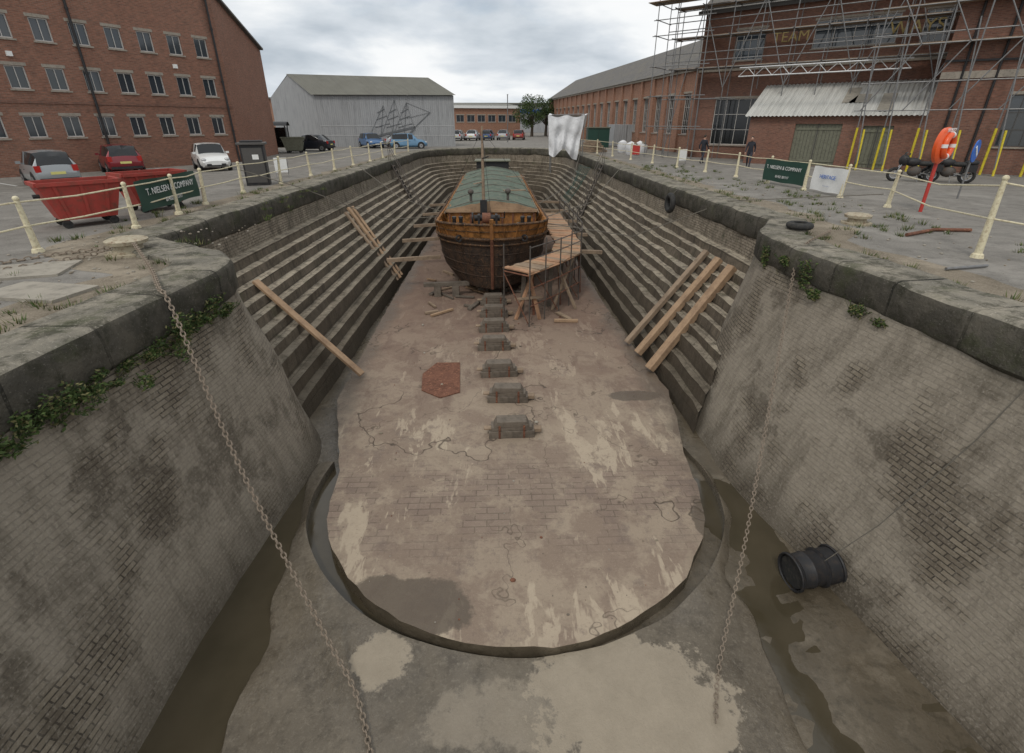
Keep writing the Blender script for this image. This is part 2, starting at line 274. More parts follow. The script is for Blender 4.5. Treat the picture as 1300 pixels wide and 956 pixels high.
# ------------------------------------------------------------------ mesh builder
class MB:
    def __init__(s): s.v=[];s.f=[];s.m=[];s.u=[];s.mats=[]
    def mi(s,m):
        m=M[m] if isinstance(m,str) else m
        if m not in s.mats: s.mats.append(m)
        return s.mats.index(m)
    def face(s,pts,m,uv=None):
        i=len(s.v); pts=[V(p) for p in pts]; s.v+=pts; s.f.append(list(range(i,i+len(pts)))); s.m.append(s.mi(m)); s.u.append(uv)
    def box(s,c,sz,m,rz=0,mat=None):
        c=V(c); h=V(sz)/2; Rm=mat if mat is not None else Matrix.Rotation(rz,3,'Z')
        P=[c+Rm@V((x*h.x,y*h.y,z*h.z)) for x in(-1,1) for y in(-1,1) for z in(-1,1)]
        i=len(s.v); s.v+=P; k=s.mi(m)
        for q in [(0,1,3,2),(4,6,7,5),(0,4,5,1),(2,3,7,6),(0,2,6,4),(1,5,7,3)]:
            s.f.append([i+a for a in q]); s.m.append(k); s.u.append(None)
    def beam(s,a,b,w,h,m,up=(0,0,1)):
        a=V(a);b=V(b);d=(b-a);L=d.length;d.normalize();up=V(up)
        if abs(d.dot(up))>.98: up=V((0,1,0))
        x=d.cross(up).normalized(); z=x.cross(d)
        mt=Matrix((x,d,z)).transposed(); i=len(s.f); s.box((a+b)/2,(w,L,h),m,mat=mt)
        o=ru(0,9)
        for fi in range(i,i+6):
            s.u[fi]=[((s.v[j]-a).dot(d)+o,(s.v[j]-a).dot(x)+(s.v[j]-a).dot(z)) for j in s.f[fi]]
    def ring(s,c,x,y,r,n): return [c+x*(r*math.cos(2*math.pi*i/n))+y*(r*math.sin(2*math.pi*i/n)) for i in range(n)]
    def grid(s,rows,m,closed=False,uv=None):
        i=len(s.v); n=len(rows[0]); k=s.mi(m)
        for r in rows: s.v+=[V(p) for p in r]
        for a in range(len(rows)-1):
            for b in range(n if closed else n-1):
                c=(b+1)%n
                s.f.append([i+a*n+b,i+a*n+c,i+(a+1)*n+c,i+(a+1)*n+b]); s.m.append(k)
                s.u.append([uv[a][b],uv[a][c],uv[a+1][c],uv[a+1][b]] if uv else None)
    def tube(s,path,r,m,n=8,caps=True,rs=None):
        path=[V(p) for p in path]; rows=[]; px=None
        for j,p in enumerate(path):
            d=(path[min(j+1,len(path)-1)]-path[max(j-1,0)]).normalized()
            if px is None:
                u=V((0,0,1)) if abs(d.z)<.9 else V((0,1,0)); px=d.cross(u).normalized()
            else: px=(px-d*px.dot(d)).normalized()
            py=d.cross(px); rows.append(s.ring(p,px,py,rs[j] if rs else r,n))
        i=len(s.v); s.grid(rows,m,True)
        if caps:
            k=s.mi(m); s.f.append(list(range(i,i+n))[::-1]); s.m.append(k); s.u.append(None)
            j=i+(len(path)-1)*n; s.f.append(list(range(j,j+n))); s.m.append(k); s.u.append(None)
    def cyl(s,a,b,r,m,n=10,r2=None): s.tube([a,b],r,m,n,True,[r,r if r2 is None else r2])
    def ball(s,c,r,m,n=10,k=7):
        c=V(c); r=V((r,r,r)) if not hasattr(r,'__len__') else V(r); rows=[]
        for j in range(k+1):
            t=math.pi*j/k; rows.append([c+V((r.x*math.sin(t)*math.cos(2*math.pi*i/n),r.y*math.sin(t)*math.sin(2*math.pi*i/n),r.z*math.cos(t))) for i in range(n)])
        s.grid(rows,m,True)
    def torus(s,c,ax,Rr,r,m,n=24,k=8,sx=1):
        c=V(c);ax=V(ax).normalized();u=V((0,0,1)) if abs(ax.z)<.9 else V((1,0,0)); x=ax.cross(u).normalized();y=x.cross(ax);rows=[]
        for j in range(n+1):
            t=2*math.pi*j/n; d=x*math.cos(t)*sx+y*math.sin(t); dn=(x*math.cos(t)+y*math.sin(t))
            rows.append([c+d*Rr+dn*(r*math.cos(2*math.pi*i/k))+ax*(r*math.sin(2*math.pi*i/k)) for i in range(k)])
        s.grid(rows,m,True)
    def obj(s,name,bevel=0,loc=None):
        me=bpy.data.meshes.new(name); me.from_pydata([tuple(p) for p in s.v],[],s.f)
        for m in s.mats: me.materials.append(m)
        me.polygons.foreach_set('material_index',s.m)
        uvl=me.uv_layers.new(name='UVMap'); data=uvl.data
        for pi,po in enumerate(me.polygons):
            if s.u[pi]:
                for li,t in zip(po.loop_indices,s.u[pi]): data[li].uv=t
            else:
                n=po.normal
                if abs(n.z)>.9: tx,ty=V((1,0,0)),V((0,1,0))
                else:
                    tx=V((-n.y,n.x,0)).normalized(); ty=n.cross(tx)
                    if ty.z<0: ty=-ty
                for li in po.loop_indices:
                    c=me.vertices[me.loops[li].vertex_index].co; data[li].uv=(c.dot(tx),c.dot(ty))
        for po in me.polygons: po.use_smooth=True
        bm=bmesh.new(); bm.from_mesh(me); bmesh.ops.remove_doubles(bm,verts=bm.verts,dist=1e-4); bmesh.ops.recalc_face_normals(bm,faces=bm.faces) if s.__dict__.get('recalc',True) else None
        bm.to_mesh(me); bm.free()
        me.set_sharp_from_angle(angle=math.radians(38))
        ob=bpy.data.objects.new(name,me); sc.collection.objects.link(ob)
        if bevel:
            b=ob.modifiers.new('bevel','BEVEL'); b.width=bevel; b.segments=2; b.limit_method='ANGLE'
        return ob
class G:
    def __init__(s,name,loc=(0,0,0),rz=0): s.name=name;s.loc=loc;s.rz=rz;s.parts={};s.bev={};s.extra=[]
    def p(s,k,bevel=0):
        if k not in s.parts: s.parts[k]=MB(); s.bev[k]=bevel
        return s.parts[k]
    def text(s,name,body,size,loc,rot,m,ext=.003):
        cu=bpy.data.curves.new(name,'FONT'); cu.body=body; cu.size=size; cu.align_x='CENTER'; cu.align_y='CENTER'; cu.extrude=ext
        cu.materials.append(M[m]); o=bpy.data.objects.new(name,cu); sc.collection.objects.link(o); o.location=loc; o.rotation_euler=rot; s.extra.append(o)
    def done(s):
        if len(s.parts)==1 and not s.extra:
            k=list(s.parts)[0]; o=s.parts[k].obj(s.name,s.bev[k]); o.location=s.loc; o.rotation_euler=(0,0,s.rz); return o
        e=bpy.data.objects.new(s.name,None); e.empty_display_size=.3; sc.collection.objects.link(e); e.location=s.loc; e.rotation_euler=(0,0,s.rz)
        for k,mb in s.parts.items():
            o=mb.obj(k,s.bev[k]); o.parent=e
        for o in s.extra: o.parent=e
        return e
# ------------------------------------------------------------------ dock plan
def xL(y): return -8.25+1.1*max(0,(y-12))/36
def xR(y): return 7.75-.6*max(0,(y-12))/36
YC=49.0
def side_path(d,y0l=12.0,y0r=13.6,tilt=True):
    P=[]; q=d/3.15 if tilt else 0
    y0l=y0l-2.0*q; y0r=y0r-3.2*q; NN=70
    for i in range(NN): y=y0l+(YC-y0l)*i/NN; P.append((xL(y)+d,y))
    cx=(xL(YC)+xR(YC))/2
    rl=cx-(xL(YC)+d); rr=(xR(YC)-.85*d)-cx
    for i in range(0,31):
        t=math.pi-math.pi*i/30
        r=rl if t>math.pi/2 else rr
        P.append((cx+r*math.cos(t),YC+(7-d)*math.sin(t)))
    for i in range(NN-1,-1,-1): y=y0r+(YC-y0r)*i/NN; P.append((xR(y)-.85*d,y))
    return P
def smooth(pts,n=3):
    for _ in range(n):
        q=[pts[0]]
        for a,b in zip(pts[:-1],pts[1:]):
            q+= [tuple(V(a)*.75+V(b)*.25),tuple(V(a)*.25+V(b)*.75)]
        q.append(pts[-1]); pts=q
    return pts
def resample(pts,n):
    pts=[V(p) for p in pts]; L=[0]
    for a,b in zip(pts[:-1],pts[1:]): L.append(L[-1]+(b-a).length)
    out=[];k=0
    for i in range(n):
        t=L[-1]*i/(n-1)
        while k<len(L)-2 and L[k+1]<t: k+=1
        f=(t-L[k])/max(1e-9,L[k+1]-L[k]); out.append(pts[k].lerp(pts[k+1],min(1,f)))
    return out
topL=[(-5.85,-14),(-5.7,2),(-5.45,6),(-5.25,8.6),(-5.2,9.6),(-5.85,10.6),(-7.2,11.3),(-8.25,12.1)]
botL=[(-4.75,-14),(-4.7,2),(-4.62,6),(-4.35,8.6),(-4.25,9.9),(-4.75,11.1),(-5.9,12.2),(-7.6,13.2)]
topR=[(8.3,-14),(7.5,2),(7.05,6),(6.72,9.4),(6.5,11.2),(6.7,12.3),(7.3,13.0),(7.78,13.8)]
botR=[(7.4,-14),(6.4,2.5),(5.65,6),(5.1,8.5),(5.05,10.4),(5.3,11.9),(6.1,13.1),(7.3,14.4)]
NS=90
tL=resample(smooth(topL),NS);bL=resample(smooth(botL),NS);tR=resample(smooth(topR),NS);bR=resample(smooth(botR),NS)
def entrance(tp,bt,name):
    mb=MB(); rows=[];uvs=[]; nr=22
    acc=[0]
    for a,b in zip(tp[:-1],tp[1:]): acc.append(acc[-1]+(b-a).length)
    for j in range(nr+1):
        h=j/nr; z=-.42+(-4.95+.42)*h; r=[];u=[]
        for i in range(NS):
            p=tp[i].lerp(bt[i],h); nn=mnoise.noise(V((p.x*1.3,p.y*1.3,z*1.3)))*.035+mnoise.noise(V((p.x*.4,p.y*.4,z*.5)))*.06
            r.append((p.x+nn,p.y+nn,z)); u.append((acc[i],-z*1.03))
        rows.append(r);uvs.append(u)
    mb.grid(rows,'dockwall',uv=uvs); return mb.obj(name)
entrance(tL,bL,'dock_entrance_wall'); entrance(tR,bR,'dock_entrance_wall')
prof=[(0,-.42),(.12,-1.18),(.42,-1.2)]
d_,z_=.42,-1.2
for k in range(7):
    prof.append((d_+.03,z_-.28)); prof.append((d_+.30,z_-.295)); d_+=.30; z_-=.295
prof+= [(2.57,-3.75),(2.86,-3.78),(2.89,-4.12),(3.12,-4.15),(3.15,-4.95)]
mb=MB()
for j in range(len(prof)-1):
    (d0,z0),(d1,z1)=prof[j],prof[j+1]
    A=side_path(d0);B=side_path(d1)
    def jit(P,z,sd): 
        o=[]
        for x,y in P:
            n=mnoise.noise(V((x*.9,y*.9,sd*3.1))); n2=mnoise.noise(V((x*2.7,y*2.7,sd*3.1+9)))
            o.append((x+n*.06+n2*.03,y+n2*.02,z+(n*.035+n2*.035)))
        return o
    ra=jit(A,z0,j); rb=jit(B,z1,j+1)
    acc=0;u0=[];
    for i in range(len(ra)):
        if i: acc+=(V(A[i])-V(A[i-1])).length
        u0.append(acc)
    hh=(V((d1,z1))-V((d0,z0))).length
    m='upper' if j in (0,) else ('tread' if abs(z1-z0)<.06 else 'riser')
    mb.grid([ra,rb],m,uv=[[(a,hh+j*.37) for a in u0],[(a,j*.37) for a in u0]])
mb.obj('dock_altar_steps')
full=[V(p) for p in tL]+[V(p) for p in side_path(0,12.4,14.0,False)]+[V(p) for p in tR[::-1]]
def offs(path,o):
    r=[]
    for i,p in enumerate(path):
        d=(path[min(i+2,len(path)-1)]-path[max(i-2,0)]).normalized(); r.append(p+V((-d.y,d.x))*o)
    return r
mb=MB(); prf=[(1.0,-.05),(.98,.09),(.93,.11),(.05,.10),(-.03,.06),(-.07,-.02),(-.07,-.50),(-.02,-.57),(.06,-.6)]
cum=[0]
for a,b in zip(full[:-1],full[1:]): cum.append(cum[-1]+(b-a).length)
rows=[];uvs=[];h=0;pp=None
for (o,z) in prf:
    q=offs(full,o); r=[]
    for i,p in enumerate(q):
        n=mnoise.noise(V((p.x*1.5,p.y*1.5,z*2)))*.035+mnoise.noise(V((p.x*4.5,p.y*4.5,z*5)))*.025; st=mnoise.noise(V((math.floor(cum[i]/1.35)*3.7,.5,.5)))*.04 if o<.98 else 0
        r.append((p.x+n,p.y+n,z+n*.6+st))
    if pp: h+=math.hypot(o-pp[0],z-pp[1])
    pp=(o,z); rows.append(r); uvs.append([(c,.6+h) for c in cum])
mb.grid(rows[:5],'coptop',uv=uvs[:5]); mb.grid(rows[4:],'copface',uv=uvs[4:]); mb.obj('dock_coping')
inner=offs(full,.95)
mb=MB(); rows=[[],[],[],[]]
for i,p in enumerate(inner):
    if p.y<YC: d=V((-1 if p.x<0 else 1,0))
    else: d=(p-V((0,YC))).normalized()
    for k,D in enumerate((0,1.6,30,700)):
        q=p+d*D; rows[k].append((q.x,q.y,0.0))
mb.grid(rows,'asph'); mb.obj('quay_ground')
mb=MB()
q1=offs(full,.96);q2=offs(full,2.0)
mb.grid([[(p.x,p.y,.005) for p in q1],[(p.x+mnoise.noise(V((p.x,p.y,0)))*.5,p.y,.004) for p in q2]],'verge'); mb.obj('gravel_verge')
# dock floor
CX,CY,RX,RY=.37,8.45,3.88,3.72
outline=[(-3.55,8.9),(-3.75,9.6),(-4.15,10.8),(-4.5,12),(-4.55,20),(-4.4,35),(-4.0,46),(-2.5,50.5),(0,51.6),(2.5,50.5),(4.0,46),(4.5,35),(4.6,20),(4.8,14),(4.95,12.2),(4.7,10.8),(4.42,9.6),(4.3,8.9)]
arc=[(CX+RX*math.cos(math.radians(a)),CY+RY*math.sin(math.radians(a))) for a in range(0,-181,-4)]
ol=[]
for a,b in zip((outline+arc),(outline+arc)[1:]+outline[:1]):
    k=max(1,int((V(b)-V(a)).length/.3)); ol+=[tuple(V(a).lerp(V(b),i/k)) for i in range(k)]
ol=[(x+mnoise.noise(V((x*2,y*2,1)))*.06+mnoise.noise(V((x*6,y*6,1)))*.02,y+mnoise.noise(V((x*2,y*2,7)))*.06) for x,y in ol]
mb=MB()
mb.face([(x,y,-4.5) for x,y in ol],'floor'); 
mb.grid([[(x,y,-4.5) for x,y in ol+ol[:1]],[(x,y,-4.95) for x,y in ol+ol[:1]]],'mud'); mb.obj('dock_floor')
mb=MB(); rows=[]
ys=[-14+1.0*i for i in range(0,15)]+[1+.12*i for i in range(1,90)]+[11.8+.5*i for i in range(0,88)]; xs=[-8+.14*i for i in range(0,115)]
for y in ys:
    r=[]
    for x in xs:
        n=mnoise.noise(V((x*.45,y*.45,3)))*.08+mnoise.noise(V((x*1.7,y*1.7,3)))*.03+mnoise.noise(V((x*5,y*5,3)))*.012
        lo=(-.06 if x<0 else -.012)*max(0,min(1,(10-y)/2))
        r.append((x,y,-4.785+n+lo))
    rows.append(r)
mb.grid(rows,'mud'); mb.obj('dock_bed_mud')
mb=MB(); mb.face([(-8,-14,-4.80),(8,-14,-4.80),(8,12,-4.80),(-8,12,-4.80)],'water'); mb.obj('standing_water')
# apron around rounded end
mb=MB(); rows=[]; nn=100; K=14
A0,A1=18,-193
cols=[]
for i in range(nn+1):
    a=math.radians(A0+(A1-A0)*i/nn); ca,sa=math.cos(a),math.sin(a); deg=abs(math.degrees(a)+90)
    g_=.07+.36*min(1,(deg/75)**2); r0=1+g_/3.85
    p0=V((CX+RX*r0*ca,CY+RY*r0*sa))
    dx=(4.30+.45*sa-CX) if ca>0 else (CX+4.15+.75*sa); rr=abs(dx/ca) if abs(ca)>1e-3 else 99; rb=(11.5)/max(1e-3,-sa) if sa<0 else 99
    r1=min(rr,rb)
    if ca>.0 : r1=max(r1,4.3)
    p1=V((CX+r1*ca,CY+r1*sa)); 
    if (p1-V((CX,CY))).length<(p0-V((CX,CY))).length+.12: p1=p0+(p0-V((CX,CY))).normalized()*.12
    c=[(p0.x,p0.y,-5.0)]
    for k in range(K+1):
        p=p0.lerp(p1,(k/K)**1.5); w=mnoise.noise(V((p.x*1.3,p.y*1.3,4)))*.06+mnoise.noise(V((p.x*4,p.y*4,4)))*.02
        e_=mnoise.noise(V((p.x*1.1,p.y*1.1,9)))*.22*(k/K)
        c.append((p.x+e_,p.y,-4.62+w-.14*(k/K)**2*min(1,deg/40)))
    c.append((p1.x+(.2 if ca>0 else -.2),p1.y,-5.0)); cols.append(c)
rows=[[c[k] for c in cols] for k in range(len(cols[0]))]
mb.grid(rows,'sill'); mb.obj('dock_sill_apron')
# ------------------------------------------------------------------ walls with openings
def wall(mb,p0,p1,z0,z1,ops,m,fr,gl,n_out,depth=.14,frame='frame',sill=True,lintel=True,bars=1,mort='stone',top=None):
    p0=V((p0[0],p0[1],0));p1=V((p1[0],p1[1],0));d=(p1-p0);L=d.length;d.normalize();n=V((n_out[0],n_out[1],0)).normalized()
    S=sorted(set([0,L]+[o[0] for o in ops]+[o[1] for o in ops])); Z=sorted(set([z0,z1]+[o[2] for o in ops]+[o[3] for o in ops]))
    P=lambda s,z,o=0:p0+d*s+n*o+V((0,0,z))
    for a,b in zip(S[:-1],S[1:]):
        for c,e in zip(Z[:-1],Z[1:]):
            ms,mz=(a+b)/2,(c+e)/2
            if any(o[0]<ms<o[1] and o[2]<mz<o[3] for o in ops): continue
            mb.face([P(a,c),P(b,c),P(b,e),P(a,e)],m,[(a,c),(b,c),(b,e),(a,e)])
    ang=math.atan2(d.y,d.x)
    for o in ops:
        a,b,c,e=o[:4]; kind=o[4] if len(o)>4 else 'win'
        for q in ([P(a,c),P(a,e),P(a,e,-depth),P(a,c,-depth)],[P(b,c),P(b,e),P(b,e,-depth),P(b,c,-depth)],[P(a,e),P(b,e),P(b,e,-depth),P(a,e,-depth)],[P(a,c),P(b,c),P(b,c,-depth),P(a,c,-depth)]): mb.face(q,m)
        if kind=='door':
            gl.face([P(a,c,-depth+.01),P(b,c,-depth+.01),P(b,e,-depth+.01),P(a,e,-depth+.01)],'green')
            fr.box(P((a+b)/2,(c+e)/2,-depth+.03),(.05,.04,e-c),'frame',ang)
            k=int((b-a)/.2)
            for i in range(1,k): fr.box(P(a+(b-a)*i/k,(c+e)/2,-depth+.02),(.012,.02,e-c-.1),'frame',ang)
            for zz in (c+.3,e-.3): fr.box(P((a+b)/2,zz,-depth+.035),(b-a-.1,.03,.12),'green',ang)
            continue
        gl.face([P(a,c,-depth+.01),P(b,c,-depth+.01),P(b,e,-depth+.01),P(a,e,-depth+.01)],'glass' if kind=='win' else 'glassd')
        w=.055
        fr.box(P((a+b)/2,c+w/2,-depth+.035),(b-a,.05,w),frame,ang);fr.box(P((a+b)/2,e-w/2,-depth+.035),(b-a,.05,w),frame,ang)
        fr.box(P(a+w/2,(c+e)/2,-depth+.037),(w,.05,e-c-2*w),frame,ang);fr.box(P(b-w/2,(c+e)/2,-depth+.037),(w,.05,e-c-2*w),frame,ang)
        for i in range(1,bars+1): fr.box(P(a+(b-a)*i/(bars+1),(c+e)/2,-depth+.033),(.035,.035,e-c-2*w),frame,ang)
        if bars>1:
            for i in range(1,3): fr.box(P((a+b)/2,c+(e-c)*i/3,-depth+.031),(b-a-.1,.03,.03),frame,ang)
        if sill: fr.box(P((a+b)/2,c-.05,.0),(b-a+.14,.16,.08),mort,ang)
        if lintel: fr.box(P((a+b)/2,e+.08,-.04),(b-a+.2,.1,.15),mort,ang)
g=G('brick_warehouse'); W=g.p('walls');F=g.p('windows');GL=g.p('glazing')
d=V((.549,.836));n=V((.836,-.549)); L1=V((-18.0,38.0)); L0=L1-d*26
ops=[]
for i in range(15):
    s=26-1.25-i*1.62
    for z in (1.85,4.15,6.4): ops.append((s-.40,s+.40,z,z+1.05))
wall(W,L0,L1,0,12.5,ops,'brickL',F,GL,n,frame='framew')
bk=L1+V((-.85,.53))*14; 
W.face([(L1.x,L1.y,0),(bk.x,bk.y,0),(bk.x,bk.y,12.5),(L1.x,L1.y,12.5)],'brickL')
F.box(V((L0.x+L1.x,L0.y+L1.y,2*12.55))/2+V((n.x,n.y,0))*.05,(26.3,.35,.25),'stone',math.atan2(d.y,d.x))
F.box(V((*((L0+L1)/2+n*.02),3.55)),(26,.07,.12),'brickR',math.atan2(d.y,d.x))
rf=g.p('roof'); back=-n*12
A=V((L0.x,L0.y,12.7));B=V((L1.x,L1.y,12.7));C=A+V((back.x/2,back.y/2,4));D=B+V((back.x/2,back.y/2,4)); rf.face([A,B,D,C],'slate')
wg=V((-19.3,47.5))
W.face([(L1.x,L1.y,0),(wg.x,wg.y,0),(wg.x,wg.y,8.0),(L1.x,L1.y,10.2)],'brickL')
W.face([(wg.x,wg.y,0),(wg.x-10,wg.y+5,0),(wg.x-10,wg.y+5,8),(wg.x,wg.y,8)],'brickL')
rf.beam((L1.x+.08,L1.y,10.3),(wg.x+.12,wg.y,8.1),.3,.14,'slate')
dp=g.p('drainpipe')
for s in (18.0,25.6):
    q=L0+d*s+n*.12; dp.cyl((q.x,q.y,0),(q.x,q.y,12.4),.065,'black')
    for z in (2,5,8): dp.cyl((q.x,q.y,z),(q.x,q.y,z+.1),.09,'black')
al=g.p('alarm_boxes')
for s,z in ((10,1.2),(22.8,5.75),(15,5.7)): q=L0+d*s+n*.08; al.box((q.x,q.y,z),(.22,.14,.22),'swhite',math.atan2(d.y,d.x))
g.done()
e=V((.762,-.647)); nn=V((-.647,-.762)); A=V((15.8,42.2)); ang=math.atan2(e.y,e.x)
g=G('brick_workshop'); W=g.p('walls');F=g.p('windows');GL=g.p('glazing')
B=A+e*17; 
wall(W,A,B,0,9.9,[(1.6,5.0,1.0,4.2,'dark'),(2.4,4.4,6.7,8.6),(7.4,12.0,7.1,8.7),(13.2,14.6,7.0,8.7)],'brickR',F,GL,nn,frame='framew',bars=3)
W.face([(A.x,A.y,0),(A.x+6.5,A.y+7.6,0),(A.x+6.5,A.y+7.6,9.9),(A.x,A.y,9.9)],'brickR')
rf=g.p('roof'); o=nn*.5; a3=V((A.x+o.x-e.x*.4,A.y+o.y-e.y*.4,9.85)); b3=V((B.x+o.x+e.x*20,B.y+o.y+e.y*20,9.85)); u=V((-nn.x*6,-nn.y*6,3.6)); rf.face([a3,b3,b3+u,a3+u],'slate'); rf.beam(a3,b3,.15,.25,'frame')
F.box(V((*((A+B)/2+nn*.03),6.2)),(17,.08,.3),'stone',ang)
F0=V((17.3,35.6)); F1=F0+e*9.4
wall(W,F0,F1,0,3.0,[(2.8,5.4,0.02,2.5,'door'),(6.5,8.0,0.02,2.4,'door')],'brickR',F,GL,nn,sill=False)
bk0=F0-nn*4.0
W.face([(F0.x,F0.y,0),(bk0.x,bk0.y,0),(bk0.x,bk0.y,4.95),(F0.x,F0.y,3.0)],'brickR')
q0=F0+nn*.35-e*.3; q1=F1+nn*.35; q2=F1-nn*3.98; q3=F0-nn*3.98-e*.3
lr=g.p('lean_to_roof'); rows=[[],[]]; k=160
for i in range(k+1):
    zz=.03*math.cos(i*math.pi*.5) ; a=q0.lerp(q1,i/k); b=q3.lerp(q2,i/k)
    rows[0].append((a.x,a.y,2.95+zz)); rows[1].append((b.x,b.y,5.0+zz))
lr.grid(rows,'corrW',uv=[[(i*.06,0) for i in range(k+1)],[(i*.06,4.5) for i in range(k+1)]])
for s0,s1,t0,t1 in((5.2,5.9,.35,.8),(7.2,7.9,.1,.6),(5.9,6.6,.35,.6)):
    a=q0+e*s0;b=q0+e*s1;w_=-nn*4.33
    pt=lambda p,t:(p.x+w_.x*t,p.y+w_.y*t,2.95+2.05*t+.04)
    lr.face([pt(a,t0),pt(b,t0),pt(b,t1),pt(a,t1)],'slab')
F2=F1+e*14
wall(W,F1,F2,0,10.4,[(3.2,5.2,1.4,3.9),(9,11,1.4,3.9),(4,6,6.4,8.6)],'brickR',F,GL,nn,bars=3)
W.face([(F1.x,F1.y,0),(F1.x-nn.x*4,F1.y-nn.y*4,0),(F1.x-nn.x*4,F1.y-nn.y*4,10.4),(F1.x,F1.y,10.4)],'brickR')
F.box(V((*((F1+F2)/2+nn*.05),4.9)),(14,.14,.35),'stone',ang); F.box(V((*((F1+F2)/2+nn*.08),10.4)),(14.2,.3,.3),'stone',ang)
dp=g.p('drainpipe')
for s,x in((.9,.1),(2.3,.1),(7.5,.1)):
    q=F1+e*s+nn*x; dp.cyl((q.x,q.y,0),(q.x,q.y,10),.06,'black')
dp.beam(V((*(F1+nn*.1),5.6)),V((*(F2+nn*.1),5.3)),.08,.1,'black')
g.text('painted_lettering','WAYS',1.0,V((*(A+e*12.9+nn*.02),7.85)),(math.pi/2,0,ang),'gold')
g.text('painted_lettering_b','TEAM',.9,V((*(A+e*6.0+nn*.02),7.9)),(math.pi/2,0,ang),'gold')
g.done()
g=G('scaffolding'); T=g.p('tubes');BD=g.p('boards');Y=g.p('yellow_sleeves')
def tube(a,b,r=.032,m='galv'): T.cyl(a,b,r,m,6)
def P3(s,o,z): q=A+e*s+nn*o; return V((q.x,q.y,z))
ss=[-1.5+2.0*i for i in range(11)]
for s in ss:
    for o in (.45,1.7):
        z0=0 if s<3.4 or s>18 else (4.9-.45*o+.1)
        tube(P3(s,o,z0),P3(s+ru(-.06,.06),o,11.5 if o>1 else 10.4))
    for z in (2.1,4.2,6.2,8.2,10.1):
        if z>4.6 or s<3.4: tube(P3(s,.2,z),P3(s,2.0+ru(0,.4),z))
for z in (2.1,4.2):
    for o in(.45,1.7):
        tube(P3(-2,o,z),P3(3.2,o,z))
for z in (6.2,8.2,10.1):
    for o in (.45,1.7): tube(P3(-2,o,z),P3(18.8,o,z))
    for dz in (.5,1.0): tube(P3(-2,1.75,z+dz),P3(18.8,1.75,z+dz))
    for k in range(5): BD.beam(P3(-1.8,.55+k*.24,z+.06),P3(18.6,.55+k*.24,z+.06),.22,.04,'wood2')
for i in range(0,10,2): tube(P3(ss[i],1.78,4.9 if i>1 else 0),P3(ss[i+1],1.78,10.2)); 
for i in range(1,10,2): tube(P3(ss[i+1],1.8,4.9),P3(ss[i],1.8,10.2))
for s,o in((-2.6,2.6),(-2.6,.4),(-1.0,2.6),(1.2,2.6)):
    tube(P3(s,o,0),P3(s,o,11.6))
for z in (2.3,4.4,6.4,8.4,9.4,10.4,11.2): tube(P3(-2.9,2.6,z),P3(1.6,2.6,z)); tube(P3(-2.6,.2,z),P3(-2.6,2.9,z))
for k in range(6): BD.beam(P3(-3.2,1.9+k*.24,10.45),P3(2.2,1.9+k*.24,10.45),.22,.04,'wood2')
def Q3(s,o,z): q=F0+e*s+nn*o; return V((q.x,q.y,z))
for s in (6.3,7.6,9.2,10.6,12.4,14.0):
    tube(Q3(s,1.0,0),Q3(s,.9,12),.035); Y.cyl(Q3(s,1.0,0),Q3(s,.985,2.3),.06,'yellow',8)
    Y.cyl(Q3(s+.5,1.6,0),Q3(s+.38,1.2,2.2),.055,'yellow',8); tube(Q3(s+.5,1.6,0),Q3(s-.3,.6,7.5),.035)
for z in (3.2,4.6,6.4,8.2,9.9,10.9):
    tube(Q3(5.9,.95,z),Q3(20,.95,z)); 
for z in (6.4,8.2,9.9):
    for k in range(4): BD.beam(Q3(6,.0+k*.24,z+.06),Q3(20,.0+k*.24,z+.06),.22,.04,'wood2')
    tube(Q3(6,.95,z+.5),Q3(20,.95,z+.5))
for i in range(6): tube(Q3(6.2+i*2,.97,3.2),Q3(8.2+i*2,.97,6.4)); tube(Q3(8.2+i*2,.99,6.4),Q3(6.2+i*2,.99,9.9))
for s in (16,18,20): tube(Q3(s,1,0),Q3(s,1,12))
for zz in (0,.5): T.cyl(Q3(-1.2,.2,5.35+zz),Q3(8,.2,5.35+zz),.04,'alu',6)
for i in range(18): T.cyl(Q3(-1.2+i*.51,.2,5.35+.5*(i%2)),Q3(-.69+i*.51,.2,5.85-.5*(i%2)),.022,'alu',5)
g.done()
g=G('brick_storehouse'); W=g.p('walls');F=g.p('windows');GL=g.p('glazing')
a=V((17.4,45));b=V((11.4,112)); dd=(b-a).normalized(); L=(b-a).length; no=V((-dd.y,dd.x)); 
if no.x>0: no=-no
ops=[(2+i*3.3,3.5+i*3.3,1.6,4.9,'dark') for i in range(19)]
wall(W,a,b,0,6.7,ops,'brickF',F,GL,no,frame='framew',bars=3,depth=.25)
F.beam((a.x+no.x*.1,a.y,6.7),(b.x+no.x*.1,b.y,6.7),.3,.3,'stone')
for i in range(20):
    q=a+dd*(.6+i*3.3)+no*.05; F.box((q.x,q.y,3.3),(.3,.5,6.5),'brickF',math.atan2(dd.y,dd.x)+math.pi/2)
W.face([(a.x,a.y,0),(a.x+11,a.y+1,0),(a.x+11,a.y+1,6.7),(a.x+5.5,a.y+.5,10.3),(a.x,a.y,6.7)],'brickF')
W.face([(b.x,b.y,0),(b.x+11,b.y+1,0),(b.x+11,b.y+1,6.7),(b.x+5.5,b.y+.5,10.3),(b.x,b.y,6.7)],'brickF')
rf=g.p('roof'); rf.face([(a.x-.4,a.y-.3,6.75),(b.x-.4,b.y,6.75),(b.x+5.5,b.y+.5,10.4),(a.x+5.5,a.y+.2,10.4)],'slate')
g.done()
g=G('metal_shed'); W=g.p('walls'); rf=g.p('roof'); C=V((-19.8,61,0));Rr=V((-4.5,61.5,0));Lb=V((-27,67,0));Br=V((-11.5,70,0)); ev=V((0,0,5.3)); 
M1=(C+Lb)/2+V((0,0,7.5)); M2=(Rr+Br)/2+V((0,0,7.3))
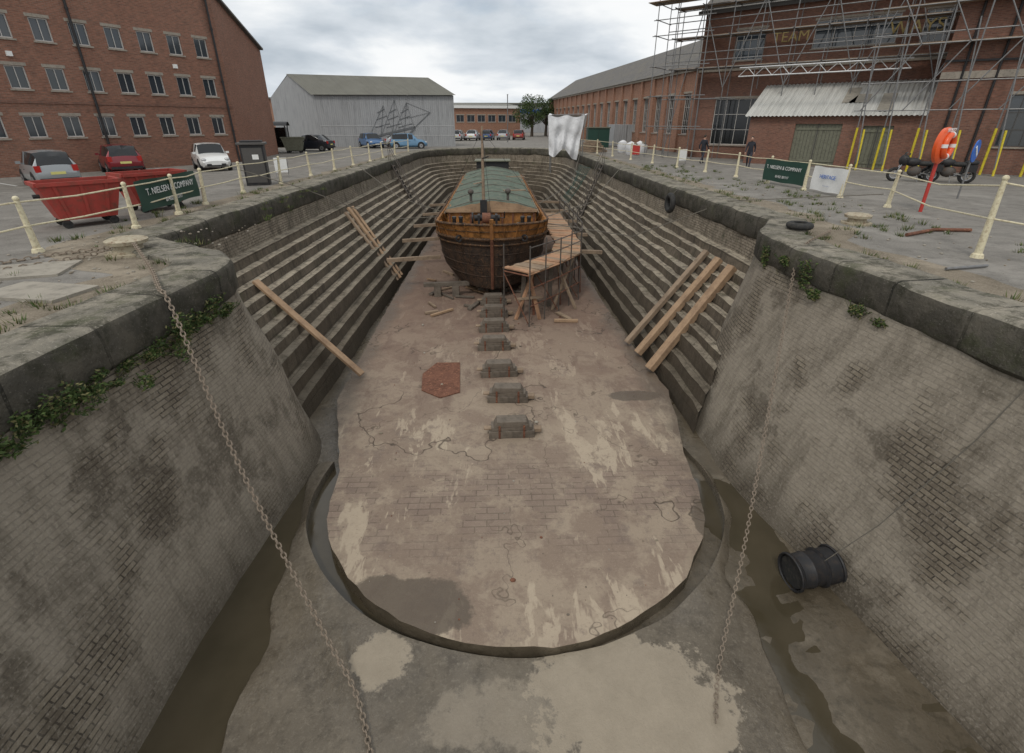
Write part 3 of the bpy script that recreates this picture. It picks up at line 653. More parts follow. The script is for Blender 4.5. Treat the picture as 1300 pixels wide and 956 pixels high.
W.face([C,Rr,Rr+ev,C+ev],'shedw',[(0,0),(15.3,0),(15.3,5.3),(0,5.3)]); W.face([C,Lb,Lb+ev,M1,C+ev],'shedw'); W.face([Rr,Br,Br+ev,M2,Rr+ev],'shedw')
u=V((-.2,-.35,.05)); u2=V((.3,-.35,.05))
rf.grid([[C+ev+u,Rr+ev+u2],[M1+V((-.2,0,.1)),M2+V((.3,0,.1))]],'shedr',uv=[[(0,0),(15,0)],[(0,5),(15,5)]]); rf.grid([[M1+V((0,0,.1)),M2+V((0,0,.1))],[Lb+ev,Br+ev]],'shedr')
mu=g.p('ship_mural')
def ml(x0,z0,x1,z1,w=.07,m='lead',o=.05): mu.beam((x0,61.0+.033*(x0+19.8)-o,z0),(x1,61.0+.033*(x1+19.8)-o,z1),.02,w,m)
ml(-14.0,1.0,-9.0,2.1,.22,'lead');ml(-14.0,1.0,-13.2,.55,.2);ml(-13.2,.55,-9.9,1.1,.2);ml(-9.9,1.1,-9.0,2.1,.2)
for x,t in((-12.9,4.3),(-11.6,4.9),(-10.3,4.6)): ml(x,1.3,x+.5,t,.06)
for x,t in((-12.9,4.3),(-11.6,4.9),(-10.3,4.6)):
    for z,w in((2.2,.8),(3.0,.6),(3.7,.42)): ml(x-w+.2,z-.15,x+w+.2,z+.25,.06)
    ml(x+.5,t,x-1.3,1.2,.03);ml(x+.5,t,x+1.3,1.7,.03)
ml(-9.0,2.1,-7.2,3.6);ml(-7.2,3.6,-9.8,4.6,.03);ml(-7.2,3.6,-9.9,3,.03)
for z in (1.2,2.2): ml(-19.6,z,-4.6,z,.05,'mwhite',.02)
g.done()
g=G('brick_office'); W=g.p('walls');F=g.p('windows');GL=g.p('glazing')
wall(W,(-8.5,108),(5.5,112),0,5.2,[(1+i*2.2,2.6+i*2.2,2.6,3.9) for i in range(6)],'brickF',F,GL,(0,-1),frame='framew')
F.box((-1.5,109.9,5.4),(15,.6,.5),'swhite',.28); g.p('roof').face([(-8.5,108,5.6),(5.5,112,5.6),(3,122,6.4),(-11,118,6.4)],'shedr')
W.face([(-8.5,108,0),(-13,118,0),(-13,118,5.2),(-8.5,108,5.2)],'brickF');g.done()
g=G('distant_building'); g.p('walls').box((-6,150,3.5),(60,12,7),'shedw'); g.p('roof').box((-6,150,7.1),(61,13,.3),'shedr'); g.p('band').box((-6,143.9,5.2),(59,.1,.9),'blue'); g.done()
g=G('distant_building'); g.p('walls').box((-70,120,3.5),(60,12,7),'brickF'); g.p('roof').box((-70,120,7.1),(61,13,.3),'slate'); g.done()
g=G('distant_building'); g.p('walls').box((60,170,4),(80,12,8),'brickF'); g.p('roof').box((60,170,8.1),(81,13,.3),'slate'); g.done()
# ------------------------------------------------------------------ foliage
def leaves(mb,c,r,cnt,sz,mats=('leafa','leafb')):
    c=V(c); r=V(r) if hasattr(r,'__len__') else V((r,r,r))
    for _ in range(cnt):
        while True:
            q=V((ru(-1,1),ru(-1,1),ru(-1,1)))
            if q.length<1: break
        p=c+V((q.x*r.x,q.y*r.y,q.z*r.z)); a=V((ru(-1,1),ru(-1,1),ru(-.6,.6))).normalized(); b=a.cross(V((ru(-1,1),ru(-1,1),ru(-1,1)))).normalized()
        s=sz*ru(.5,1.3); mb.face([p-a*s,p+b*s*.45,p+a*s,p-b*s*.45],random.choice(mats))
def weeds(name,spots,sz=.04,dens=1.0,mats=('leafa','leafa','leafb','leafc')):
    mb=MB()
    for (x,y,z,rx,ry,rz) in spots:
        leaves(mb,(x,y,z),(rx,ry,rz),int(260*dens*(rx*ry*rz)**.34/.2),sz,mats)
        for _ in range(8):
            p=V((x+ru(-rx,rx)*.7,y+ru(-ry,ry)*.7,z-rz*.5)); t=p+V((ru(-.2,.2),ru(-.2,.2),rz*ru(.8,1.6))); mb.tube([p,(p+t)/2+V((ru(-.05,.05),0,0)),t],.004,'leafb',4)
            for j in range(5): leaves(mb,p.lerp(t,ru(.4,1)),.03,1,sz*.8,mats)
    mb.recalc=False
    return mb.obj(name)
def edgeL(y):
    return min(tL,key=lambda p:abs(p.y-y)+(0 if p.y<9.8 else 5)).x
sp=[]
y=3.0
while y<9.0:
    dn=mnoise.noise(V((y*1.1,4.2,0)))+.3
    if dn>-.05: sp.append((edgeL(y)+ru(.02,.16),y,-.5-ru(-.05,.22),ru(.06,.12),ru(.1,.2),ru(.05,.12+.2*max(0,dn))))
    y+=ru(.1,.24)
sp+=[(-5.1,7.5,-.45,.14,.2,.28),(-5.05,7.3,-.75,.12,.18,.22),(-5.15,8.6,-.4,.1,.3,.12),(-5.3,8.9,-.1,.12,.3,.1),(-5.25,5.6,-.65,.12,.3,.2),(-5.1,6.4,-.85,.08,.15,.12)]
weeds('ivy_growth',sp,.034,.75)
def edgeR(y): return min(tR,key=lambda p:abs(p.y-y)+(0 if p.y<11.5 else 5)).x
weeds('wall_weeds',[(edgeR(11.3)-.08,11.3,-.35,.10,.15,.3),(edgeR(10.6)-.08,10.5,-.25,.10,.2,.14),(edgeR(9.9)-.1,9.8,-.35,.12,.2,.34),(edgeR(9.6)-.12,9.4,-.65,.10,.2,.14),(edgeR(8.3)-.1,8.3,-.6,.10,.22,.15),(edgeR(7.9)-.1,7.8,-.65,.10,.2,.08)],.04,.8)
def tufts(name,pts,h=.14,cnt=26,mats=('leafa','leafc','leafa')):
    mb=MB(); mb.recalc=False
    for (x,y,z) in pts:
        hs=ru(.5,1.4)
        for _ in range(cnt):
            a=ru(0,6.28); r=ru(0,.16)*hs; b=V((x+r*math.cos(a),y+r*math.sin(a),z)); hh=h*hs*ru(.4,1.2); w=V((-math.sin(a),math.cos(a),0))*.009
            o=V((math.cos(a),math.sin(a),0))*hh*ru(.2,.8); mb.face([b-w,b+w,b+o+V((0,0,hh))],random.choice(mats))
    return mb.obj(name)
pts=[]
for i,p in enumerate(offs(full,1.05)):
    if p.y<44 and R()<.6: pts.append((p.x+ru(-.15,.5)*(1 if p.x>0 else -1),p.y+ru(-.2,.2),0))
for _ in range(420):
    x,y=ru(8.3,12.8),ru(6,34)
    if mnoise.noise(V((x*.7,y*.5,2)))>-.02: pts.append((x,y,0))
for _ in range(220):
    x,y=ru(-10.8,-6.6),ru(4,22)
    if mnoise.noise(V((x*.7,y*.5,5)))>0: pts.append((x,y,0))
tufts('grass_tufts',pts,.12)
pts=[]
for i,p in enumerate(full):
    if p.y<44 and R()<.15: pts.append((p.x,p.y,-.58))
tufts('coping_grass',pts,.18,18)
def tree(name,x,y,h,r):
    g=G(name,(x,y,0)); t=g.p('trunk'); cr=g.p('crown'); cr.recalc=False
    t.tube([(0,0,0),(.1,0,h*.3),(0,.1,h*.6)],.3,'bark',8,rs=[.32,.22,.1])
    for i in range(20):
        a=ru(0,6.28); zz=h*ru(.3,.95); rr=r*(1-abs(zz/h-.6)*1.3)*ru(.5,1); c=V((rr*math.cos(a)*.9,rr*math.sin(a)*.8,zz))
        t.tube([(0,0,h*.3),c*.6+V((0,0,h*.1)),c],.06,'bark',5,rs=[.1,.05,.02]); leaves(cr,c,(r*.38,r*.38,r*.28),220,.16)
    return g.done()
tree('broadleaf_tree',7.4,104,7.3,3.4); tree('broadleaf_tree',10.5,108,6.8,3.0); tree('broadleaf_tree',-31,86,6,3)
# ------------------------------------------------------------------ cars
def car(name,x,y,rz,paint,L=3.6,Wd=1.65,H=1.48,kind='hatch'):
    g=G(name,(x,y,0),rz); b=g.p('body'); gl=g.p('windows'); wl=g.p('wheels'); dt=g.p('details'); w=Wd/2; hl=L/2
    if kind=='hatch': st=[(-hl,.42,.62,.66,.80,.78,.70,0),(-hl+.06,.28,.86,.93,.93,.90,.78,0),(-hl+.16,.24,.93,H-.22,.97,.93,.70,1),(-hl+.42,.22,.95,H-.04,1,.96,.74,1),(-.2,.2,.93,H,1,.98,.78,1),(.45,.2,.92,H-.05,1,.98,.76,1),(hl-.98,.2,.90,.95,1,.96,.82,0),(hl-.5,.22,.82,.88,.98,.93,.76,0),(hl-.15,.25,.66,.73,.93,.86,.66,0),(hl,.38,.52,.56,.78,.74,.6,0)]
    else: st=[(-hl,.42,.66,.72,.80,.78,.70,0),(-hl+.08,.28,.86,.93,.93,.90,.78,0),(-hl+.35,.24,.93,.98,.97,.93,.80,0),(-hl+.95,.22,.95,H-.04,1,.96,.72,1),(-.1,.2,.93,H,1,.98,.74,1),(.5,.2,.92,H-.06,1,.98,.72,1),(hl-1.15,.2,.90,.95,1,.96,.82,0),(hl-.5,.22,.80,.86,.98,.93,.76,0),(hl-.15,.25,.66,.72,.93,.86,.66,0),(hl,.38,.52,.56,.78,.74,.6,0)]
    def ringp(s):
        X,zl,zb,zt,a,c,d_,cab=s
        h=[(0,zl),(a*w*.86,zl),(a*w,zl+.14),(a*w*1.01,(zl+zb)/2+.08),(c*w,zb),(d_*w,zt-.03),(d_*w*.6,zt+.01),(0,zt+.025)]
        return [V((X,yy,zz)) for yy,zz in h]+[V((X,-yy,zz)) for yy,zz in h[1:-1][::-1]]
    rings=[ringp(s) for s in st]; n=len(rings[0])
    for i in range(len(st)-1):
        for k in range(n):
            q=[rings[i][k],rings[i][(k+1)%n],rings[i+1][(k+1)%n],rings[i+1][k]]; ca,cb=st[i][7],st[i+1][7]
            side=k in(4,9); topf=k in (5,6,7,8)
            isg=(side and ca and cb) or (topf and ca!=cb)
            if side and ca!=cb: (b).face(q,paint)
            elif isg: gl.face(q,'glassd')
            elif topf and ca and cb and kind=='hatch' and i==2: gl.face(q,'glassd')
            else: b.face(q,paint)
    b.face(rings[0][::-1],paint); b.face(rings[-1],paint)
    for sg in(1,-1): b.beam((-.05,sg*w*.975,.93),(-.07,sg*w*.79,H-.03),.07,.03,paint)
    for X in (-hl+.62,hl-.68):
        for sg in (1,-1):
            dt.cyl((X,sg*(w*.93),.33),(X,sg*(w*1.012),.33),.37,'black',20)
            wl.cyl((X,sg*(w*.80),.30),(X,sg*(w*1.03),.30),.30,'rubber',20); wl.cyl((X,sg*(w*1.0),.30),(X,sg*(w*1.045),.30),.19,'chrome',12); wl.cyl((X,sg*w*1.04,.3),(X,sg*w*1.055,.3),.05,'black',8)
    for sg in(1,-1):
        dt.box((-hl+.08,sg*w*.80,.80),(.14,.2,.26),'tail'); dt.ball((hl-.16,sg*w*.72,.64),(.14,.15,.10),'lamp')
        dt.box((.62,sg*(w*1.06),.98),(.12,.16,.11),paint); dt.box((0.1,sg*w*1.005,.72),(.14,.02,.03),'black')
    dt.box((-hl-.005,0,.62),(.02,.5,.11),'plate'); dt.box((hl+.005,0,.42),(.02,.5,.11),'swhite')
    dt.box((-hl+.03,0,.36),(.1,Wd*.84,.12),'black'); dt.box((hl-.02,0,.36),(.06,Wd*.6,.14),'black')
    return g.done()
hd=math.atan2(.549,-.836)
car('parked_car',-19.9,23.7,hd-.12,carpaint('silver_paint',(.33,.35,.36)),3.4,1.55,1.48)
car('parked_car',-21.0,29.9,hd-.25,carpaint('dark_red_paint',(.22,.012,.02)),3.6,1.65,1.48)
car('parked_car',-16.9,31.6,-math.pi*.30,carpaint('white_paint',(.78,.78,.76)),3.5,1.62,1.48)
car('parked_car',-18.0,52.5,math.pi*.95,carpaint('black_car_paint',(.02,.022,.03)),4.2,1.75,1.5,'saloon')
car('parked_car',-9.2,57.0,.2,carpaint('light_blue_paint',(.13,.27,.42)),3.9,1.7,1.5)
car('parked_car',-13.6,62-3.2,-1.0,carpaint('deep_blue_paint',(.05,.13,.28)),3.8,1.7,1.5)
car('parked_car',-10.3,60.0,.3,carpaint('silver_paint_b',(.4,.42,.43)),4.1,1.7,1.45,'saloon')
for i,(x,c) in enumerate([(-5.6,(.55,.56,.57)),(-3.3,(.7,.7,.7)),(-1.0,(.05,.09,.2)),(1.5,(.4,.4,.42)),(4.0,(.3,.05,.04))]):
    car('parked_car',x,82+i*.8,1.45,carpaint('paint_%d'%i,c),4.2,1.75,1.5,'saloon' if i%2 else 'hatch')
mb=MB()
for i in range(7):
    p=L1-d*(1+i*2.6)+n*.7; q=p+n*4.6; w=d*.05
    mb.face([(p.x-w.x,p.y-w.y,.006),(p.x+w.x,p.y+w.y,.006),(q.x+w.x,q.y+w.y,.006),(q.x-w.x,q.y-w.y,.006)],'paint')
mb.obj('parking_bay_markings')
# ------------------------------------------------------------------ railings
def railing(name,pts,hs=None,m='cream'):
    g=G(name); ps=g.p('posts');rl=g.p('rails'); tops=[]
    for i,(x,y) in enumerate(pts):
        h=(hs[i] if hs else 1.1); lx,ly=ru(-.07,.07),ru(-.07,.07)
        ps.tube([(x,y,0),(x+lx*.1,y,.08),(x+lx*.1,y,.1),(x+lx,y+ly,h),(x+lx,y+ly,h+.02)],.06,m,10,rs=[.12,.10,.07,.045,.045]); ps.ball((x+lx,y+ly,h+.04),.06,m)
        ps.ball((x+lx*.5,y+ly*.5,h*.52),.065,m)
        tops.append((x+lx,y+ly,h,lx,ly))
    for a,b in zip(tops[:-1],tops[1:]):
        for f in (.97,.52):
            A_=V((a[0]-a[3]*(1-f),a[1],a[2]*f));B_=V((b[0]-b[3]*(1-f),b[1],b[2]*f)); mid=(A_+B_)/2-V((0,0,ru(.0,.05)))
            rl.tube([A_,mid,B_],.02,m,6)
    return g.done()
railing('dock_railing',[(-10.3,8.6),(-10.0,10.9),(-9.6,13.5),(-9.75,15.7),(-10.0,17.7),(-10.1,20.7),(-9.9,24),(-9.7,27.5),(-9.5,31),(-9.3,34.5),(-9.0,38),(-8.8,41.5),(-8.5,45),(-8,49)])
railing('dock_railing',[(11.3,7.5),(10.1,9.75)],[1.3,1.55])
railing('dock_railing',[(13.1,16.3),(13.0,18.6),(12.9,20.8),(12.7,23.4),(12.5,26.2),(12.0,29),(11.4,32),(10.9,35.5),(10.3,39),(9.8,43),(9.3,47),(8,52)])
g=G('linking_rail'); g.p('rails').tube([(10.1,9.75,1.45),(11.7,13,1.1),(13.1,16.3,1.05)],.02,'cream',6); g.p('rails').tube([(10.1,9.75,.8),(11.6,13,.55),(13.1,16.3,.55)],.02,'cream',6); g.done()
def banner(name,p0,p1,z0,z1,m,lines,tm):
    g=G(name); b=g.p('panel'); p0=V(p0);p1=V(p1);dd=(p1-p0);L=dd.length;dd.normalize(); nn_=V((dd.y,-dd.x)); 
    rows=[]
    for j in range(5):
        z=z0+(z1-z0)*j/4; rows.append([(*(p0+dd*L*i/10+nn_*(.06+.02*math.sin(i*1.3+j)))[:],z+.015*math.sin(i)) for i in range(11)])
    b.grid(rows,m); a=math.atan2(dd.y,dd.x); c=(p0+p1)/2+nn_*.11
    for i,(t,s,zz) in enumerate(lines): g.text('lettering_%s'%'abc'[i],t,s,(c.x,c.y,z0+(z1-z0)*zz),(math.pi/2,0,a),tm)
    g.done()
banner('company_banner',(-9.65,13.9),(-9.95,17.3),.35,1.15,'sgreen',[('T. NIELSEN & COMPANY',.25,.6),('01452 301117',.17,.22)],'swhite')
banner('company_banner',(12.6,23.6),(12.95,20.9),.15,1.05,'sgreen',[('T. NIELSEN & COMPANY',.21,.66),('01452 301117',.15,.25)],'swhite')
banner('white_banner',(12.95,20.4),(13.05,18.5),.1,1.0,'swhite',[('HERITAGE',.2,.6),('- - - - - -',.1,.25)],'blue')
def skip(name,x,y,rz,m='red',L=1.75,W=1.1,h=.92):
    g=G(name,(x,y,0),rz); b=g.p('bin'); z0=.22
    B=[(-L*.36,-W*.42),(L*.36,-W*.42),(L*.36,W*.42),(-L*.36,W*.42)]; T_=[(-L*.52,-W/2),(L*.52,-W/2),(L*.52,W/2),(-L*.52,W/2)]
    b.grid([[(p[0],p[1],z0) for p in B+B[:1]],[(p[0],p[1],z0+h) for p in T_+T_[:1]]],m); b.face([(p[0],p[1],z0) for p in B],m); b.face([(p[0]*.9,p[1]*.9,z0+h*.72) for p in T_],'black')
    for i in range(4): a,c=T_[i],T_[(i+1)%4]; b.beam((*a,z0+h),(*c,z0+h),.09,.09,m)
    for k in (-.3,0,.3):
        for sg in (1,-1): b.beam((k*L*.8,sg*W*.425,z0+.02),(k*L*1.1,sg*W*.51,z0+h),.07,.04,m)
    rb=g.p('rubbish')
    for _ in range(9): c=(ru(-L*.35,L*.35),ru(-W*.3,W*.3),z0+h*.8); rb.box(c,(ru(.15,.4),ru(.15,.35),ru(.1,.25)),random.choice(['wood2','slab','black','swhite']),ru(0,3))
    w=g.p('castors')
    for sx in(1,-1):
        for sy in (1,-1): w.cyl((sx*L*.3,sy*W*.36-.04,.11),(sx*L*.3,sy*W*.36+.04,.11),.11,'rubber',14); w.box((sx*L*.3,sy*W*.36,.19),(.12,.12,.08),'black')
        w.cyl((sx*L*.5,-W*.3,z0+h*.7),(sx*L*.58,-W*.3,z0+h*.7),.05,'black')
    g.done()
skip('red_skip',-11.35,14.2,.85,L=1.7); skip('red_skip',-11.0,16.7,.95,L=1.7)
skip('green_skip',-18.4,49.0,.2,M['green'],1.8,1.2,1.1)
g=G('service_kiosk',(-10.7,23.6,0),.3); b=g.p('cabinet',.02); b.box((0,0,.85),(.95,.75,1.7),'black'); b.box((0,0,1.74),(1.15,.95,.10),'frame'); b.box((0,0,1.83),(.85,.7,.08),'black'); g.p('door').box((0,-.385,.85),(.8,.02,1.45),'frame'); g.p('label').box((.1,-.40,1.2),(.25,.01,.2),'swhite'); g.done()
g=G('smoking_shelter',(-20.3,49.5,0),.2); f=g.p('frame'); 
for x in(-1.2,0,1.2):
    for y in(-.7,.7): f.cyl((x,y,0),(x,y,2.3),.05,'black',8)
g.p('roof').grid([[(x,-.95+1.9*j/6,2.3+.35*math.sin(math.pi*j/6)) for j in range(7)] for x in (-1.4,1.4)],'black')
gl=g.p('panels'); gl.box((0,.7,1.3),(2.3,.02,1.7),'glassd'); gl.box((-1.2,0,1.3),(.02,1.3,1.7),'glassd'); gl.box((1.2,0,1.3),(.02,1.3,1.7),'glassd'); g.p('bench').box((0,.3,.45),(2,.35,.06),'wood2'); g.done()
def bollard(name,x,y,r=.32,h=.28,m='stone'):
    g=G(name,(x,y,0)); b=g.p('post'); b.tube([(0,0,0),(0,0,.05),(0,0,.06),(0,0,h),(0,0,h+.02),(0,0,h+.09),(0,0,h+.12),(0,0,h+.13)],.3,m,24,rs=[r*1.35,r*1.35,r*.85,r*.8,r*1.15,r*1.2,r*1.0,r*.3]); g.done()
bollard('mooring_bollard',-7.9,10.7,.33,.22,'bstone'); bollard('mooring_bollard',10.1,13.5,.28,.16,'bstone')
mb=MB(); mb.box((-9.3,9.2,.02),(2.2,1.1,.05),'slab',.3); mb.box((-7.6,8.0,.025),(1.5,.8,.06),'slab',-.2); mb.obj('paving_slab')
def tyre(name,c,ax,Rr=.27,r=.1):
    mb=MB(); mb.torus(c,ax,Rr,r,'rubber',28,10); mb.torus(V(c)+V(ax)*.06,ax,Rr*.78,.03,'rubber',24,6); return mb.obj(name)
tyre('car_tyre',(7.75,12.3,.2),(0,0,1),.24,.08); tyre('fender_tyre',(7.15,20.3,-.42),(1,.05,0),.3,.11)
g=MB(); g.cyl((7.42,20.3,.15),(7.15,20.3,-.12),.012,'rope',6); g.obj('tyre_rope')
g=G('lifebuoy_station',(13.5,15.4,0),.55); g.p('post').cyl((0,0,0),(0,0,1.5),.05,'redp',10)
h=g.p('housing'); h.tube([(0,.06,1.95),(0,-.04,1.95),(0,-.10,1.95)],.5,'orange',28,rs=[.5,.52,.44]); r_=g.p('ring'); r_.torus((0,-.15,1.95),(0,1,0),.30,.085,'orange',28,10)
for a in (0,90,180,270):
    c=V((.30*math.cos(math.radians(a)),-.15,1.95+.30*math.sin(math.radians(a)))); r_.tube([c+V((math.sin(math.radians(a)),0,-math.cos(math.radians(a))))*k for k in(-.05,.05)],.092,'swhite',12)
g.text('lettering','LIFEBUOY',.15,(0,-.12,2.38),(math.pi/2,0,0),'swhite'); g.done()
g=G('round_blue_sign',(17.2,18.2,0),.6); g.p('post').cyl((0,0,0),(0,0,1.9),.03,'galv',8); g.p('disc').cyl((0,-.03,1.65),(0,-.06,1.65),.38,'blue',24); g.p('arrow').beam((-.18,-.07,1.8),(.18,-.07,1.5),.02,.09,'swhite'); g.done()
def moto(name,x,y,rz):
    g=G(name,(x,y,0),rz); w=g.p('wheels'); 
    for X in(-.72,.75): w.torus((X,0,.32),(0,1,0),.26,.07,'rubber',24,8); w.torus((X,0,.32),(0,1,0),.19,.02,'chrome',20,5); w.cyl((X,-.05,.32),(X,.05,.32),.06,'chrome',10); [w.cyl((X,0,.32),(X+.18*math.cos(a),0,.32+.18*math.sin(a)),.01,'chrome',4) for a in (0,1.05,2.1,3.14,4.2,5.25)]
    b=g.p('bodywork'); b.ball((.15,0,.88),(.34,.19,.19),'black'); b.ball((-.35,0,.82),(.40,.17,.11),'rubber'); b.ball((-.75,0,.90),(.27,.16,.14),'black'); b.ball((.52,0,.95),(.22,.22,.26),'black'); b.ball((0,0,.48),(.30,.2,.24),'dkst')
    f=g.p('frame')
    for sg in(.09,-.09): f.tube([(.75,sg,.32),(.50,sg,1.0)],.025,'chrome',8); f.tube([(-.72,sg,.32),(-.1,sg,.42)],.025,'galv',8); f.tube([(.45,sg*3.6,1.08),(.5,sg*.8,1.06)],.018,'chrome',6); f.cyl((.38,sg*4,1.08),(.47,sg*3.2,1.08),.022,'rubber')
    f.tube([(.1,-.14,.35),(-.5,-.17,.3),(-.9,-.17,.42)],.045,'chrome',8); f.cyl((.70,0,.95),(.66,0,.95),.09,'lamp',14); f.tube([(-.1,.1,.35),(-.15,.3,.0)],.015,'galv',6)
    for sg in (1,-1): f.ball((.45,sg*.32,1.24),(.02,.07,.05),'black'); f.cyl((.45,sg*.3,1.08),(.45,sg*.32,1.22),.008,'black',5); b.box((-.75,sg*.28,.66),(.42,.18,.3),'black')
    g.p('screen').grid([[(.60,-.14,1.08),(.60,.14,1.08)],[(.48,-.12,1.32),(.48,.12,1.32)]],'glassd'); g.done()
moto('motorcycle',19.9,23.8,2.75); moto('motorcycle',21.2,23.4,2.5)
g=G('electrical_cabinet',(11.6,59,0)); g.p('box',.03).box((0,0,1.0),(2.4,1.2,2.0),'sgreen'); g.p('doors').box((0,-.61,1.0),(.03,.02,1.8),'black'); g.p('lid').box((0,0,2.05),(2.6,1.4,.1),'green'); g.done()
g=G('steel_container',(15.2,62,0),.1); g.p('box',.02).box((0,0,1.2),(3.0,2.3,2.3),'shedw'); g.p('doors').box((0,-1.16,1.2),(.05,.03,2.1),'frame'); g.done()
g=G('timber_stack',(9.5,50,0),.3)
for i in range(5):
    for j in range(5-i): g.p('planks').box((j*.35-.8+i*.15,ru(-.1,.1),.12+i*.2),(.3,2.6,.17),'wood2')
g.done()
for x,y,r in((11.8,44.5,.4),(13.0,46,.1),(11.9,48,.8)):
    g=G('builders_bag',(x,y,0),r); b=g.p('bag'); b.tube([(0,0,0),(0,0,.1),(0,0,.6),(0,0,.85),(.05,0,.9)],.5,'wtarp',12,rs=[.45,.52,.55,.5,.3]); g.p('rubble').ball((0,0,.85),(.42,.42,.2),'verge'); g.done()
def barrier(x,y,rz,m):
    g=G('warning_board',(x,y,0),rz); g.p('panel').box((0,0,.6),(.6,.03,.7),m); [g.p('legs').beam((sx,0,0),(sx,.25,.9),.03,.03,'galv') for sx in(-.3,.3)]; g.done()
barrier(12.6,34.5,.3,'swhite');barrier(-10.9,26.8,.2,'swhite');barrier(11.2,41,.1,'redp')
g=G('sheeted_frame'); f=g.p('frame'); 
for x,y in((4.6,42.2),(7.2,42.6),(4.7,44),(7.3,44.4)): f.cyl((x,y,0 if x>6.9 else -1.2),(x,y,3.2),.035,'galv',6)
f.cyl((4.6,42.2,3.1),(7.2,42.6,3.2),.035,'galv',6)
sh=g.p('sheet'); rows=[]
for j in range(21):
    t=j/20; r=[]
    for i in range(31):
        s=i/30; x=4.25+3.0*s*(1-.25*t)+.15*t; bot=-2.6-.7*math.sin(s*7+1)*.5-.35*s
        z=3.1-.15*math.sin(s*math.pi*2)**2+bot*t
        y=42.15+.4*s-.10-.35*t+.16*math.sin(s*21+t*2)*(.2+t)+.25*mnoise.noise(V((s*3,t*3,1)))
        r.append((x,y,z))
    rows.append(r)
sh.grid(rows,'wtarp'); sh.grid([[(4.3+3.0*i/20,42.05+.4*i/20,3.1) for i in range(21)],[(4.5+3.1*i/20,43.3,3.25-.3*math.sin(math.pi*i/20)) for i in range(21)],[(4.6+3*i/20,44.3+.1*math.sin(i),2.2) for i in range(21)]],'wtarp'); g.done()
# ------------------------------------------------------------------ barge
g=G('barge',(-.15,0,0)); hu=g.p('hull')
LV=[0,.12,.28,.45,.62,.76,.80,.90,1.0]; BL=26.0; Y0=19.55
def ztop(y): return -1.12-.30*min(1,max(0,(y-Y0)/6))**.8
def hp(h,s):
    ys=Y0+(1-h)*.75; Lh=2.3+(1-h)*2.8; B=2.45 if h>.4 else 2.45-.35*((.4-h)/.4)**2
    y=ys+(s**1.9)*(Y0+BL-ys); t=min(1,(y-ys)/Lh); hb=B*(1-(1-t)**2.3)**(.58)
    ts=max(0,(y-(Y0+BL-4))/4); hb*=(1-.45*ts**2.2)
    nz=mnoise.noise(V((hb,y*.8,h*3)))*.04
    return max(0,hb+nz if s>0 else 0),y,-4.0+h*(ztop(y)+4.0)
NSs=46
def side(sg,h,ins=0): return [(sg*max(0,hp(h,i/NSs)[0]-ins),hp(h,i/NSs)[1]+(ins if i==0 else 0),hp(h,i/NSs)[2]) for i in range(NSs+1)]
for sg in(1,-1):
    for a,b in zip(LV[:-1],LV[1:]): hu.grid([side(sg,a),side(sg,b)],'hull' if b<=.80 else 'bulw')
    hu.grid([side(sg,1),side(sg,1,.1)],'bulw'); hu.grid([side(sg,1,.1),side(sg,.80,.1)],'bulw')
    for h,r,mm in((.79,.07,'strk'),(1.0,.05,'strk'),(.70,.045,'strk'),(.90,.02,'strk')): g.p('rubbing_strake').tube([(x+sg*.02,y-(.03 if i<3 else 0),z) for i,(x,y,z) in enumerate(side(sg,h))],r,mm,6)
    for i in range(2,NSs,2):
        hb,y,z=hp(1,i/NSs); hb2,y2,z2=hp(.8,i/NSs); hu.beam((sg*(hb-.12),y+.05,z),(sg*(hb2-.3),y2+.1,z2),.04,.1,'bulw')
        q1_=hp(.99,i/NSs);q2_=hp(.81,i/NSs); hu.beam((sg*(q1_[0]+.02),q1_[1]-.02,q1_[2]),(sg*(q2_[0]+.02),q2_[1]-.02,q2_[2]),.03,.05,'bulw')
    for h in (.2,.38,.55): g.p('plate_laps').tube([(x+sg*.0,y,z) for (x,y,z) in side(sg,h)],.02,'hull',4)
bot=[side(1,0),side(-1,0)]; hu.grid(bot,'hull')
dl=[hp(.81,i/NSs) for i in range(NSs+1)]; g.p('deck').grid([[(-x+.06,y,z+.02) for x,y,z in dl],[(x-.06,y,z+.02) for x,y,z in dl]],'deck')
for a,b in zip(LV[:-1],LV[1:]):
    p,q=hp(a,1),hp(b,1); hu.face([(-p[0],p[1],p[2]),(p[0],p[1],p[2]),(q[0],q[1],q[2]),(-q[0],q[1],q[2])],'hull')
g.p('stem').tube([(0,Y0+.74,-4.0),(0,Y0+.36,-2.6),(0,Y0+.1,-1.7)],.07,'rust',8); g.p('stem').tube([(0,Y0+.1,-1.7),(0,Y0-.02,-1.1),(0,Y0-.03,-.9)],.085,'bulw',8)
cf=22.5; cb=41.0; zc=-1.02
co=g.p('hold_coaming'); co.box((0,(cf+cb)/2,-1.5),(4.0,cb-cf,.95),'bulw')
for i in range(9): co.box((-1.9+i*.475,cf-.03,-1.45),(.07,.06,.8),'rust')
co.box((0,cf-.05,-1.04),(4.1,.14,.1),'wood')
tp=g.p('hatch_tarpaulin'); rows=[]
k=70
for j in range(k+1):
    y=cf-.08+(cb-cf+.16)*j/k; seam=(j%9 in(0,)); r=[]
    for i in range(21):
        t=-1+2*i/20; 
        if abs(t)>.93: x=math.copysign(2.10+.05*mnoise.noise(V((y*2,t,0))),t); z=zc-.30+.12*mnoise.noise(V((y*1.5,t*3,2)))-(.03 if seam else 0)
        else: x=t/.9*2.05 ; z=zc+.40*(1-(abs(x)/2.05)**1.3)+.08*mnoise.noise(V((x*1.1,y*.9,0)))+.05*mnoise.noise(V((x*3,y*3,0)))+(.035 if seam else 0)
        r.append((x,y,z))
    rows.append(r)
